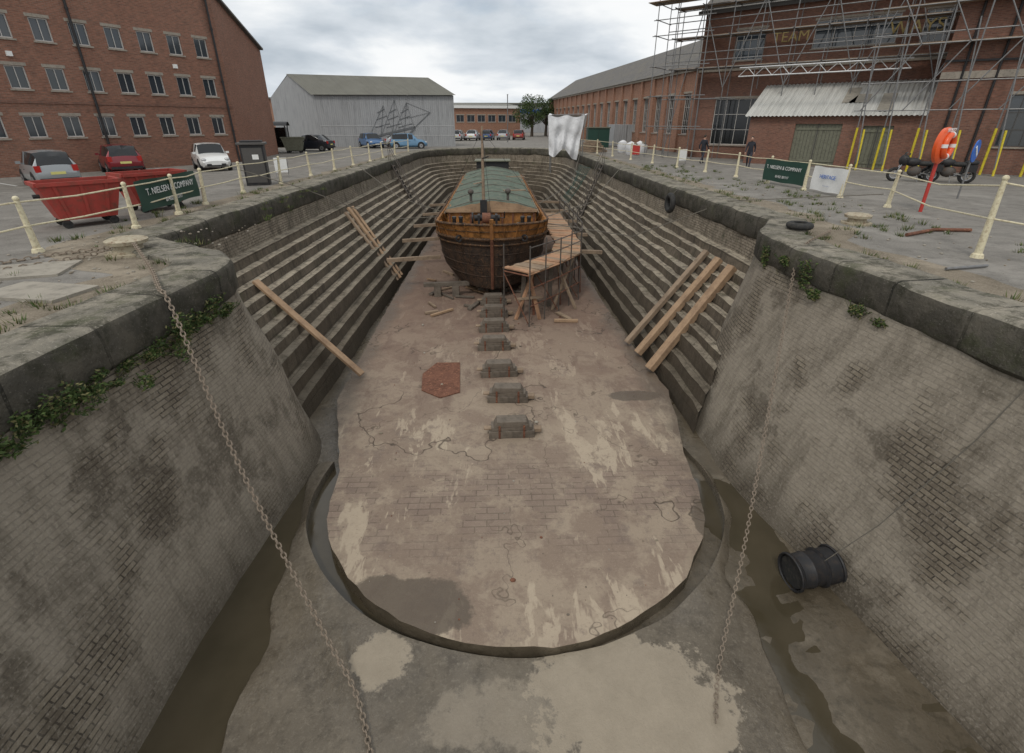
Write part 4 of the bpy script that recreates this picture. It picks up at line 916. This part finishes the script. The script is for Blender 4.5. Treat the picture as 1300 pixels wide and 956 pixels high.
tp.grid(rows,'tarp'); fr_=rows[0]; tp.face([p for p in fr_[1:-1]]+[(1.9,cf-.08,zc-.1),(-1.9,cf-.08,zc-.1)],'wood')
bt=g.p('battens')
for j in range(0,7): 
    y=cf+.3+j*2.9; bt.tube([(-2.07,y,zc+.02),(-1,y,zc+.33),(0,y,zc+.44),(1,y,zc+.33),(2.07,y,zc+.02)],.02,'rope',6)
for sg in (1,-1): bt.tube([(sg*2.13,cf,zc-.12),(sg*2.14,(cf+cb)/2,zc-.14),(sg*2.13,cb,zc-.12)],.03,'wood2',6)
tl=g.p('loose_items')
for x,y,a in((.6,26,.3),(-1.0,29,1.2),(.9,33,.1)): tl.beam((x,y,zc+.42),(x+1.2*math.cos(a),y+1.2*math.sin(a),zc+.40),.15,.05,'wood2')
mt=g.p('mast'); mt.tube([(-.35,22.1,-1.6),(-.35,22.1,1.0),(-.35,22.15,2.45)],.08,'wood2',10,rs=[.08,.06,.035]); mt.box((-.35,22.1,-.95),(.3,.3,.9),'black'); mt.tube([(-.35,22.0,1.2),(-.1,21.6,1.3)],.03,'black',6)
for a in((-2.2,24.5,-1.0),(2.2,24.5,-1.0),(0,19.7,-1.0)): mt.cyl((-.35,22.15,2.3),a,.008,'black',4)
wl=g.p('windlass'); wl.cyl((-.75,21.3,-1.15),(.35,21.3,-1.15),.13,'black',14); wl.cyl((-.4,21.3,-1.15),(-.05,21.3,-1.15),.22,'rust',16)
for x in(-.55,.2): wl.box((x,21.3,-1.4),(.1,.45,.8),'black')
wl.cyl((-.85,21.3,-1.15),(-.78,21.3,-1.15),.24,'black',16); wl.tube([(.35,21.3,-1.15),(.55,21.3,-1.15),(.55,21.0,-.85)],.025,'black',6)
bb=g.p('deck_bollards')
for sx in(-1.45,1.45):
    for dx in(-.14,.14): bb.tube([(sx+dx,21.1,-1.75),(sx+dx,21.1,-1.15),(sx+dx,21.1,-1.12),(sx+dx,21.1,-1.05)],.08,'black',12,rs=[.08,.08,.10,.09])
    bb.beam((sx-.3,21.1,-1.35),(sx+.3,21.1,-1.35),.08,.08,'black')
vt=g.p('ventilators')
for x,y,zz in((-.95,23.2,-.8),(.75,23.4,-.8)):
    vt.cyl((x,y,zz),(x,y,zz+.42),.06,'dkst',10); vt.ball((x,y-.05,zz+.5),(.14,.15,.13),'dkst')
hs=g.p('hawse_and_anchor'); hs.torus((-1.35,20.02,-1.75),(.6,-1,0),.12,.04,'black',16,6); hs.torus((1.35,20.02,-1.75),(-.6,-1,0),.12,.04,'black',16,6)
wh=g.p('stern_cabin',.03); wh.box((0,42.6,-1.0),(2.6,1.8,1.4),'black'); wh.box((0,42.6,-.25),(2.9,2.1,.1),'green')
rl=g.p('coiled_rope'); 
for k in range(5): rl.torus((1.3,21.7,-1.68+.05*k),(0,0,1),.28-.02*k,.035,'rope',20,6)
g.done()
g=G('timber_shore')
for y in (22,26,30,34,38):
    g.p('left_props').beam((-2.5,y,-3.0),(-4.9,y-.2,-3.1),.16,.16,'wood2'); g.p('right_props').beam((2.4,y+1,-3.0),(5.1,y+1,-3.1),.16,.16,'wood2')
g.p('cribbing').beam((-3.2,20.8,-3.95),(-1.2,21,-3.95),.22,.16,'block'); g.p('cribbing').beam((-2.6,20.9,-4.5),(-2.6,20.9,-4.03),.3,.3,'block'); g.p('cribbing').beam((-1.8,20.9,-4.5),(-1.8,20.9,-4.03),.3,.3,'block')
g.done()
def kblock(name,x,y,rz,s=1.0):
    g=G(name,(x,y,-4.5),rz); b=g.p('timbers',.012)
    b.box((0,0,.10),(1.12*s,.34,.20),'block',ru(-.03,.03)); b.box((.0,.0,.255),(1.0*s,.30,.11),'block',ru(-.04,.04))
    P=[(-.44,.31),(.44,.31),(.36,.47),(-.36,.47)]
    fr=[V((a*s,-.16,z)) for a,z in P]; bk_=[V((a*s,.16,z)) for a,z in P]
    b.face(fr,'block'); b.face(bk_[::-1],'block'); b.grid([fr+fr[:1],bk_+bk_[:1]],'block')
    b.box((.62*s,.02,.13),(.26,.16,.11),'wood2',ru(-.1,.1)); b.box((-.58*s,-.02,.235),(.2,.14,.05),'wood2')
    ir=g.p('irons')
    for sx in(-.3,.3): ir.box((sx*s,-.176,.19),(.05,.012,.36),'rust'); ir.cyl((sx*s,-.18,.27),(sx*s,-.20,.27),.03,'rust',8)
    g.done()
kb=[(.33,10.15,.03),(.28,11.8,-.05),(.05,13.3,.04),(-.1,15.2,0),(-.1,16.8,.05),(-.1,18.3,0),(-.12,19.7,.03)]
for x,y,r in kb: kblock('keel_block',x,y,r,1.0)
for y in (21.5,23.5,25.5,28,31,34,37,40,43): kblock('keel_block',-.15,y,0,1.2)
mb=MB(); pl=[(-2.3,13.4),(-1.95,14.15),(-1.2,14.15),(-1.08,12.25),(-1.62,11.95),(-2.2,12.4)]
mb.grid([[(x,y,-4.47) for x,y in pl+pl[:1]],[(x,y,-4.497) for x,y in pl+pl[:1]]],'rust'); mb.face([(x,y,-4.47) for x,y in pl],'rust'); mb.obj('rusty_steel_plate')
mb=MB()
for _ in range(520):
    y=ru(5,34)**1; x=ru(-4.2,4.5); s=ru(.006,.022) if R()<.93 else ru(.03,.055)
    if (x-CX)**2+(min(y,8.3)-8.3)**2<3.5**2: mb.ball((x,y,-4.5+s*.3),(s*ru(.7,1.5),s*ru(.7,1.5),s*.6),random.choice(['slab','verge','block','rust']),6,4)
mb.obj('floor_debris')
mb=MB()
for _ in range(30):
    x=ru(-3,3.2);y=ru(17.5,24);a=ru(0,3.1);l=ru(.3,1.4); mb.beam((x,y,-4.44),(x+l*math.cos(a),y+l*math.sin(a),-4.43),ru(.08,.2),ru(.04,.1),random.choice(['wood2','block','wood']))
mb.obj('scrap_timber')
g=G('leaning_timber'); g.p('beam',.01).beam((4.7,13.3,-4.38),(7.1,14.05,-1.36),.27,.2,'wood'); g.done()
g=G('leaning_timber'); g.p('beam',.01).beam((4.65,14.45,-4.38),(7.1,15.0,-1.36),.25,.18,'wood'); g.done()
g=G('leaning_timber'); g.p('beam',.01).beam((4.5,15.3,-4.38),(7.1,16.0,-1.36),.2,.15,'wood2'); g.done()
g=G('leaning_plank'); g.p('beam',.01).beam((-4.1,13.25,-4.38),(-7.2,14.3,-1.72),.22,.09,'wood'); g.done()
g=G('leaning_planks'); b=g.p('beams',.01)
b.beam((-4.7,23.3,-4.38),(-7.15,24.6,-1.2),.16,.12,'wood');b.beam((-4.75,22.9,-4.38),(-7.1,23.9,-1.3),.14,.1,'wood2');b.beam((-4.7,23.8,-4.38),(-7.15,25.3,-1.25),.14,.1,'wood'); g.done()
g=G('boat_walkway'); b=g.p('boards'); zi=-2.4
inn=[V((.3,17.9)),V((1.4,19.0)),V((2.4,20.2)),V((2.75,22)),V((2.75,26)),V((2.75,30))]; outp=[V((1.2,17.15)),V((2.5,18.7)),V((3.55,20.2)),V((3.85,22)),V((3.85,26)),V((3.85,30))]
I=resample([(*p,) for p in inn],44); O=resample([(*p,) for p in outp],44)
for i in range(43):
    j1,j2=ru(0,.08),ru(0,.06)
    a,a2,c,c2=I[i],I[i+1].lerp(I[i],.06),O[i+1].lerp(O[i],.06),O[i]; dz=ru(-.02,.02); a,a2=a.lerp(c2,-j1),a2.lerp(c,-j1); c,c2=c.lerp(a2,-j2),c2.lerp(a,-j2)
    q=[(p.x,p.y,zi+dz) for p in(a,a2,c,c2)]; q2=[(x,y,z-.045) for x,y,z in q]; mm=random.choice(['ply','ply','wood','wood2']); b.face(q,mm,[(0,i*.31),(0,i*.31+.2),(1,i*.31+.2),(1,i*.31)]); b.grid([q+q[:1],q2+q2[:1]],mm)
b.tube([(p.x,p.y,zi-.07) for p in outp],.05,'ply',4)
sc_=g.p('scaffold_tubes'); zf=-4.5
for p in outp+[outp[0].lerp(outp[1],.5),outp[1].lerp(outp[2],.5),outp[2].lerp(outp[3],.5),outp[3].lerp(outp[4],.33),outp[3].lerp(outp[4],.66),outp[4].lerp(outp[5],.5)]: sc_.cyl((p.x+.03,p.y-.03,zf),(p.x+.03,p.y-.03,zi+ru(.9,1.2)),.026,'dkst',6)
for p in inn[:3]: sc_.cyl((p.x,p.y,zf),(p.x,p.y,zi+(.9 if p is inn[0] else 0)),.026,'dkst',6)
for dz in (.5,.92): sc_.tube([(p.x+.03,p.y-.03,zi+dz) for p in outp],.02,'dkst',6)
for dz in (-.6,-1.3): sc_.tube([(p.x+.03,p.y-.03,zi+dz) for p in outp],.022,'rust',6)
for a,c in zip(inn,outp): sc_.cyl((a.x,a.y,zi-.12),(c.x,c.y,zi-.12),.03,'rust',6); sc_.cyl((a.x,a.y,zi-.2),(c.x,c.y,zf+.1),.024,'rust',6)
tr=g.p('trestles')
tr.beam((.75,17.9,-4.5),(1.5,18.3,-2.5),.12,.09,'ply'); tr.beam((1.7,17.9,-4.5),(1.2,18.4,-2.5),.12,.09,'ply'); tr.beam((2.3,18.9,-4.5),(3.2,19.8,-2.5),.1,.1,'wood2'); tr.beam((3.3,19.0,-4.5),(2.4,19.6,-2.5),.1,.1,'wood2'); tr.beam((.7,18,-3.7),(1.8,18,-3.6),.08,.08,'wood2')
for x,y in ((1.0,18.2),(2.2,19.4),(3.3,21),(3.3,24)): tr.beam((x,y,-4.5),(x+.1,y+.1,-2.5),.16,.12,'block'); tr.beam((x+.5,y+.2,-4.5),(x+.4,y+.2,-2.5),.1,.1,'rust')
g.done()
def stair(name,x0,y0,z0,x1,y1,z1,sg):
    g=G(name); s_=g.p('stringers'); r=g.p('handrails')
    for o in(-.3,.3):
        s_.beam((x0,y0+o,z0),(x1,y1+o,z1),.05,.12,'dkst'); r.tube([(x0,y0+o,z0+.95),(x1,y1+o,z1+.95)],.02,'dkst',6)
        for i in range(5): t=i/4; r.cyl((x0+(x1-x0)*t,y0+(y1-y0)*t+o,z0+(z1-z0)*t),(x0+(x1-x0)*t,y0+(y1-y0)*t+o,z0+(z1-z0)*t+.95),.018,'dkst',6)
    for i in range(15): t=(i+.5)/15; s_.box((x0+(x1-x0)*t,y0+(y1-y0)*t,z0+(z1-z0)*t+.05),(.2,.56,.03),'block')
    g.done()
stair('dock_stairs',7.4,35,.1,4.7,31,-4.4,1); stair('dock_stairs',-7.6,38,.1,-4.7,35,-4.4,-1)
mb=MB(); 
mb.tube([(7.3,44,.3),(6,38,-.6),(5,33,-1.1),(2.4,27,-1.4)],.02,'rope',5); mb.tube([(7.4,30,.2),(5,26,-1.2),(2.4,23,-1.4)],.02,'rope',5); mb.tube([(-7.7,30,.2),(-5,27,-1.1),(-2.6,24.5,-1.4)],.02,'rope',5); mb.tube([(-10.1,20.7,.9),(-8,21.2,.15),(-5,22.5,-1.4),(-2.6,22.5,-1.3)],.018,'rope',5)
mb.tube([(13,16.5,.4),(8.1,17.2,.1),(5.5,19.5,-1.6),(2.3,21.6,-1.45)],.016,'rope',5)
mb.obj('mooring_ropes')
mb=MB()
for i in range(9):
    t=i/8; mb.tube([(6.9-.3*t,37+3*t,-.4),(6.0,36+3*t,-1.6-.2*math.sin(i)),(5.2,35.5+3*t,-2.6)],.02,'sgreen',4)
for i in range(6):
    s=i/5; mb.tube([(6.9-1.7*s,37-1.5*s,-.4-2.2*s),(6.7-1.7*s,38.5-1.5*s,-.5-2.2*s),(6.6-1.6*s,40-1.5*s,-.4-2.2*s)],.02,'sgreen',4)
mb.obj('green_netting')
def chain(name,pts,ll=.11,w=.035,r=.011):
    pts=[V(p) for p in pts]
    P=[]
    for i in range(len(pts)-1):
        p0=pts[max(i-1,0)];p1=pts[i];p2=pts[i+1];p3=pts[min(i+2,len(pts)-1)]
        for k in range(12):
            t=k/12; P.append(.5*((2*p1)+(p2-p0)*t+(2*p0-5*p1+4*p2-p3)*t*t+(3*p1-p0-3*p2+p3)*t**3))
    P.append(pts[-1]); L=sum((b-a).length for a,b in zip(P[:-1],P[1:])); n=int(L/(ll*.78)); Q=resample(P,n+1); mb=MB()
    for i in range(n):
        a,b=Q[i],Q[i+1]; c=(a+b)/2; dd=(b-a).normalized(); u=V((0,0,1)) if abs(dd.z)<.9 else V((0,1,0)); x=dd.cross(u).normalized(); y=x.cross(dd)
        if i%2: x,y=y,-x
        path=[]
        for k in range(9):
            t=2*math.pi*k/8; path.append(c+dd*(ll*.5*math.cos(t))+x*(w*math.sin(t)))
        mb.tube(path,r,'chain',5,False)
    return mb.obj(name)
chain('hanging_chain',[(-7.55,10.4,.3),(-6.3,8.9,.16),(-5.45,7.75,.14),(-5.1,7.4,-.1),(-3.9,6.1,-2.25),(-2.6,4.85,-4.1),(-2.0,4.2,-4.55),(-1.6,3.4,-4.55)],.10,.032,.011)
chain('hanging_chain',[(8.6,12.3,.06),(7.6,11.2,.18),(6.9,10.6,.10),(6.6,10.3,-.25),(5.3,8.0,-2.4),(4.15,6.0,-4.0),(3.2,4.5,-4.6),(2.8,3.7,-4.58)],.09,.028,.009)
chain('ground_chain',[(-11,7.2,.03),(-9.8,8.3,.03),(-9.4,9.3,.03),(-8.9,9.9,.03),(-8.3,10.5,.1)],.14,.045,.014)
chain('ground_chain',[(-12,7.8,.03),(-10.5,8.7,.03),(-9.9,9.8,.03),(-9.3,10.6,.03),(-8.2,11.1,.1)],.14,.045,.014)
g=G('black_drum',(5.4,5.85,-4.5)); b=g.p('shell'); ax0=V((-.38,.05,.0));ax1=V((.38,.14,.05))
prfl=[(0,.30),(.04,.33),(.1,.30),(.33,.315),(.36,.34),(.4,.315),(.62,.30),(.66,.335),(.7,.305),(.93,.31),(1,.34)]
b.tube([ax0.lerp(ax1,t) for t,_ in prfl],.3,'black',20,False,[r*(.95+.05*math.sin(t*30)) for t,r in prfl]); b.tube([ax0.lerp(ax1,t) for t in(0.03,.5,.9)],.27,'rubber',20,True,[.27,.25,.25])
b.torus(ax1,(ax1-ax0),.32,.025,'black',20,6); b.torus(ax0,(ax1-ax0),.31,.02,'black',20,6); g.done()
mb=MB(); mb.tube([(5.5,5.85,-4.2),(6.0,5.65,-3.2),(6.75,5.5,-1.5),(7.2,5.35,.1),(8.8,5.1,.05)],.008,'rope',5); mb.obj('drum_rope')
mb=MB(); mb.tube([(10.2,11.8,.05),(11.4,12.4,.05),(12.3,12.3,.05)],.045,'rust',8); mb.tube([(8.6,8.8,.04),(9.6,9.0,.04)],.03,'galv',8); mb.obj('scrap_pipe')
mb=MB()
for k in range(3): mb.torus((-10.6,9.6,.03+k*.03),(0,0,1),.3-k*.03,.02,'rope',22,6)
mb.obj('coiled_rope')
mb=MB()
for _ in range(520):
    if R()<.5: x,y=ru(-10.5,-6.3),ru(4,14)
    else: x,y=ru(7.6,13),ru(6,24)
    s=ru(.010,.04); mb.ball((x,y,s*.4),(s,s*ru(.6,1.2),s*.6),random.choice(['slab','verge','stone']),6,4)
mb.obj('loose_stones')
# ------------------------------------------------------------------ people
def person(name,x,y,rz,hgt=1.75,st=.28):
    k=hgt/1.75; V_=[];E=[];Rd=[]
    def add(p,r,par=None):
        V_.append(V(p)*k); Rd.append(r*k); i=len(V_)-1
        if par is not None: E.append((par,i))
        return i
    pel=add((0,0,.95),.135); ab=add((0,.0,1.12),.125,pel); ch=add((0,.01,1.32),.155,ab); nk=add((0,.01,1.48),.065,ch); add((0,-.015,1.56),.05,nk)
    for sg,ph in((1,1),(-1,-1)):
        hp_=add((sg*.09,0,.90),.095,pel); kn=add((sg*.10,-st*.45*ph-.03,.50),.062,hp_); an=add((sg*.10,-st*ph+(.08 if ph<0 else 0),.09 if ph>0 else .13),.042,kn); add((sg*.11,-st*ph-.13+(.08 if ph<0 else 0),.045),.035,an)
        sh=add((sg*.17,.01,1.41),.07,ch); el=add((sg*.23,.04+.10*ph,1.13),.048,sh); wr=add((sg*.23,-.08+.16*ph,.90),.032,el); add((sg*.23,-.10+.17*ph,.83),.03,wr)
    me=bpy.data.meshes.new('tmp'); me.from_pydata([tuple(v) for v in V_],E,[]); ob=bpy.data.objects.new('tmp',me); sc.collection.objects.link(ob)
    sm=ob.modifiers.new('s','SKIN'); 
    for i,r in enumerate(Rd): me.skin_vertices[0].data[i].radius=(r,r); 
    me.skin_vertices[0].data[0].use_root=True
    ob.modifiers.new('ss','SUBSURF').levels=2
    dg=bpy.context.evaluated_depsgraph_get(); m2=bpy.data.meshes.new_from_object(ob.evaluated_get(dg)); bpy.data.objects.remove(ob)
    for q in('cloth1','cloth2','skin','black'): m2.materials.append(M[q])
    for po in m2.polygons:
        c=po.center/k; po.use_smooth=True
        po.material_index=3 if c.z<.11 else (2 if (c.z>1.5 or (abs(c.x)>.17 and c.z<.9 )) else (1 if c.z<.93 else 0))
    e=bpy.data.objects.new(name,None); sc.collection.objects.link(e); e.location=(x,y,0); e.rotation_euler=(0,0,rz)
    o=bpy.data.objects.new('body',m2); sc.collection.objects.link(o); o.parent=e
    hd_=MB(); hd_.ball(V((0,-.03,1.655))*k,V((.075,.092,.115))*k,'skin',16,12); hd_.ball(V((0,-.125,1.645))*k,V((.014,.02,.022))*k,'skin',6,5)
    for sg in(1,-1): hd_.ball(V((sg*.077,-.02,1.65))*k,V((.012,.02,.03))*k,'skin',6,5); hd_.ball(V((sg*.03,-.115,1.67))*k,.009*k,'black',6,5)
    hd_.box(V((0,-.118,1.60))*k,(.04*k,.008,.008),'redp'); o=hd_.obj('head'); o.parent=e
    h_=MB(); h_.ball(V((0,-.012,1.69))*k,V((.083,.095,.10))*k,'hair',16,10); o=h_.obj('hair'); o.parent=e
    f_=MB()
    for sg,ph in((1,1),(-1,-1)):
        b=V((sg*.23,-.105+.17*ph,.83))
        for i in range(4): f_.tube([(b+V((0,-.025+.017*i,0)))*k,(b+V((-.008*sg,-.03+.018*i,-.05))) *k,(b+V((-.02*sg,-.03+.018*i,-.085+.006*abs(i-1))) )*k],.008*k,'skin',6)
        f_.tube([(b+V((0,-.03,.02)))*k,(b+V((-.01*sg,-.055,-.02)))*k,(b+V((-.015*sg,-.055,-.045)))*k],.009*k,'skin',6)
    o=f_.obj('fingers'); o.parent=e
person('walking_person',14.1,34.9,2.2,1.80); person('walking_person',15.7,31.6,-.6,1.78,.2)
g=G('street_lamp',(1.9,74,0)); g.p('column').tube([(0,0,0),(0,0,4),(0,0,6)],.06,'galv',8); g.p('head').ball((0,-.2,6),(.12,.3,.06),'lamp'); g.done()
g=G('street_lamp',(-7.5,66,0)); g.p('column').tube([(0,0,0),(0,0,4),(0,0,7)],.06,'galv',8); g.p('head').ball((0,-.2,7),(.12,.3,.06),'lamp'); g.done()
mb=MB(); mb.recalc=False
for i in range(70):
    x=-120+i*3.5+ru(-1,1); leaves(mb,(x,178+ru(-3,3),2.5),(3,2,ru(2,4.5)),70,.55)
mb.obj('distant_trees')
# ------------------------------------------------------------------ world, sun
w=bpy.data.worlds.new('World'); sc.world=w; w.use_nodes=True; t=w.node_tree; nd=t.nodes; bg=nd['Background']
sky=nd.new('ShaderNodeTexSky'); sky.sky_type='NISHITA'; sky.sun_disc=False; sky.sun_elevation=math.radians(52); sky.sun_rotation=math.radians(205); sky.air_density=1.0
tc=nd.new('ShaderNodeTexCoord'); sp_=nd.new('ShaderNodeSeparateXYZ'); t.links.new(tc.outputs['Generated'],sp_.inputs[0])
def mth(op,a,b):
    x=nd.new('ShaderNodeMath'); x.operation=op
    for i,v in enumerate((a,b)):
        if isinstance(v,(int,float)): x.inputs[i].default_value=v
        else: t.links.new(v,x.inputs[i])
    return x.outputs[0]
zz=mth('ADD',mth('MAXIMUM',sp_.outputs[2],0.0),.24)
cb_=nd.new('ShaderNodeCombineXYZ'); t.links.new(mth('DIVIDE',sp_.outputs[0],zz),cb_.inputs[0]); t.links.new(mth('DIVIDE',sp_.outputs[1],zz),cb_.inputs[1]); cb_.inputs[2].default_value=3.3
def wn(scale,det,rough,dist=0):
    x=nd.new('ShaderNodeTexNoise'); t.links.new(cb_.outputs[0],x.inputs['Vector']); x.inputs['Scale'].default_value=scale; x.inputs['Detail'].default_value=det; x.inputs['Roughness'].default_value=rough; x.inputs['Distortion'].default_value=dist; return x.outputs['Fac']
def wr(f,st):
    x=nd.new('ShaderNodeValToRGB'); t.links.new(f,x.inputs[0]); e_=x.color_ramp.elements
    while len(e_)<len(st): e_.new(.5)
    for i,(p,c) in enumerate(st): e_[i].position=p; e_[i].color=(*c,1)
    return x.outputs[0]
cl=wr(wn(.95,9,.52,.15),[(.34,(5.0,5.6,6.2)),(.44,(7.0,7.5,8.0)),(.53,(9.4,9.6,9.7)),(.64,(10.,10.,10.)),(.8,(8.0,8.4,8.8))])
mk=wr(wn(.7,8,.55),[(.34,(0.45,)*3),(.44,(1,)*3)])
mx=nd.new('ShaderNodeMix'); mx.data_type='RGBA'; t.links.new(mk,mx.inputs[0]); t.links.new(sky.outputs[0],mx.inputs[6]); t.links.new(cl,mx.inputs[7]); t.links.new(mx.outputs[2],bg.inputs[0]); bg.inputs[1].default_value=.1
sd=bpy.data.lights.new('sun','SUN'); sd.energy=1.2; sd.angle=math.radians(12); sd.color=(1,.95,.87); so=bpy.data.objects.new('sun',sd); sc.collection.objects.link(so)
so.rotation_euler=(math.radians(38),0,math.radians(-25))
cam=bpy.data.cameras.new('camera'); co_=bpy.data.objects.new('camera',cam); sc.collection.objects.link(co_); sc.camera=co_
cam.sensor_width=36; cam.lens=620/1300*36; cam.shift_y=-44.5/1300; cam.clip_end=2000; cam.clip_start=.05
co_.location=(0,0,2.6); co_.rotation_euler=(math.radians(90)-math.atan((433.5-155)/620),0,math.radians(-1.94))
sc.view_settings.view_transform='Standard'; sc.view_settings.look='None'; sc.view_settings.exposure=0
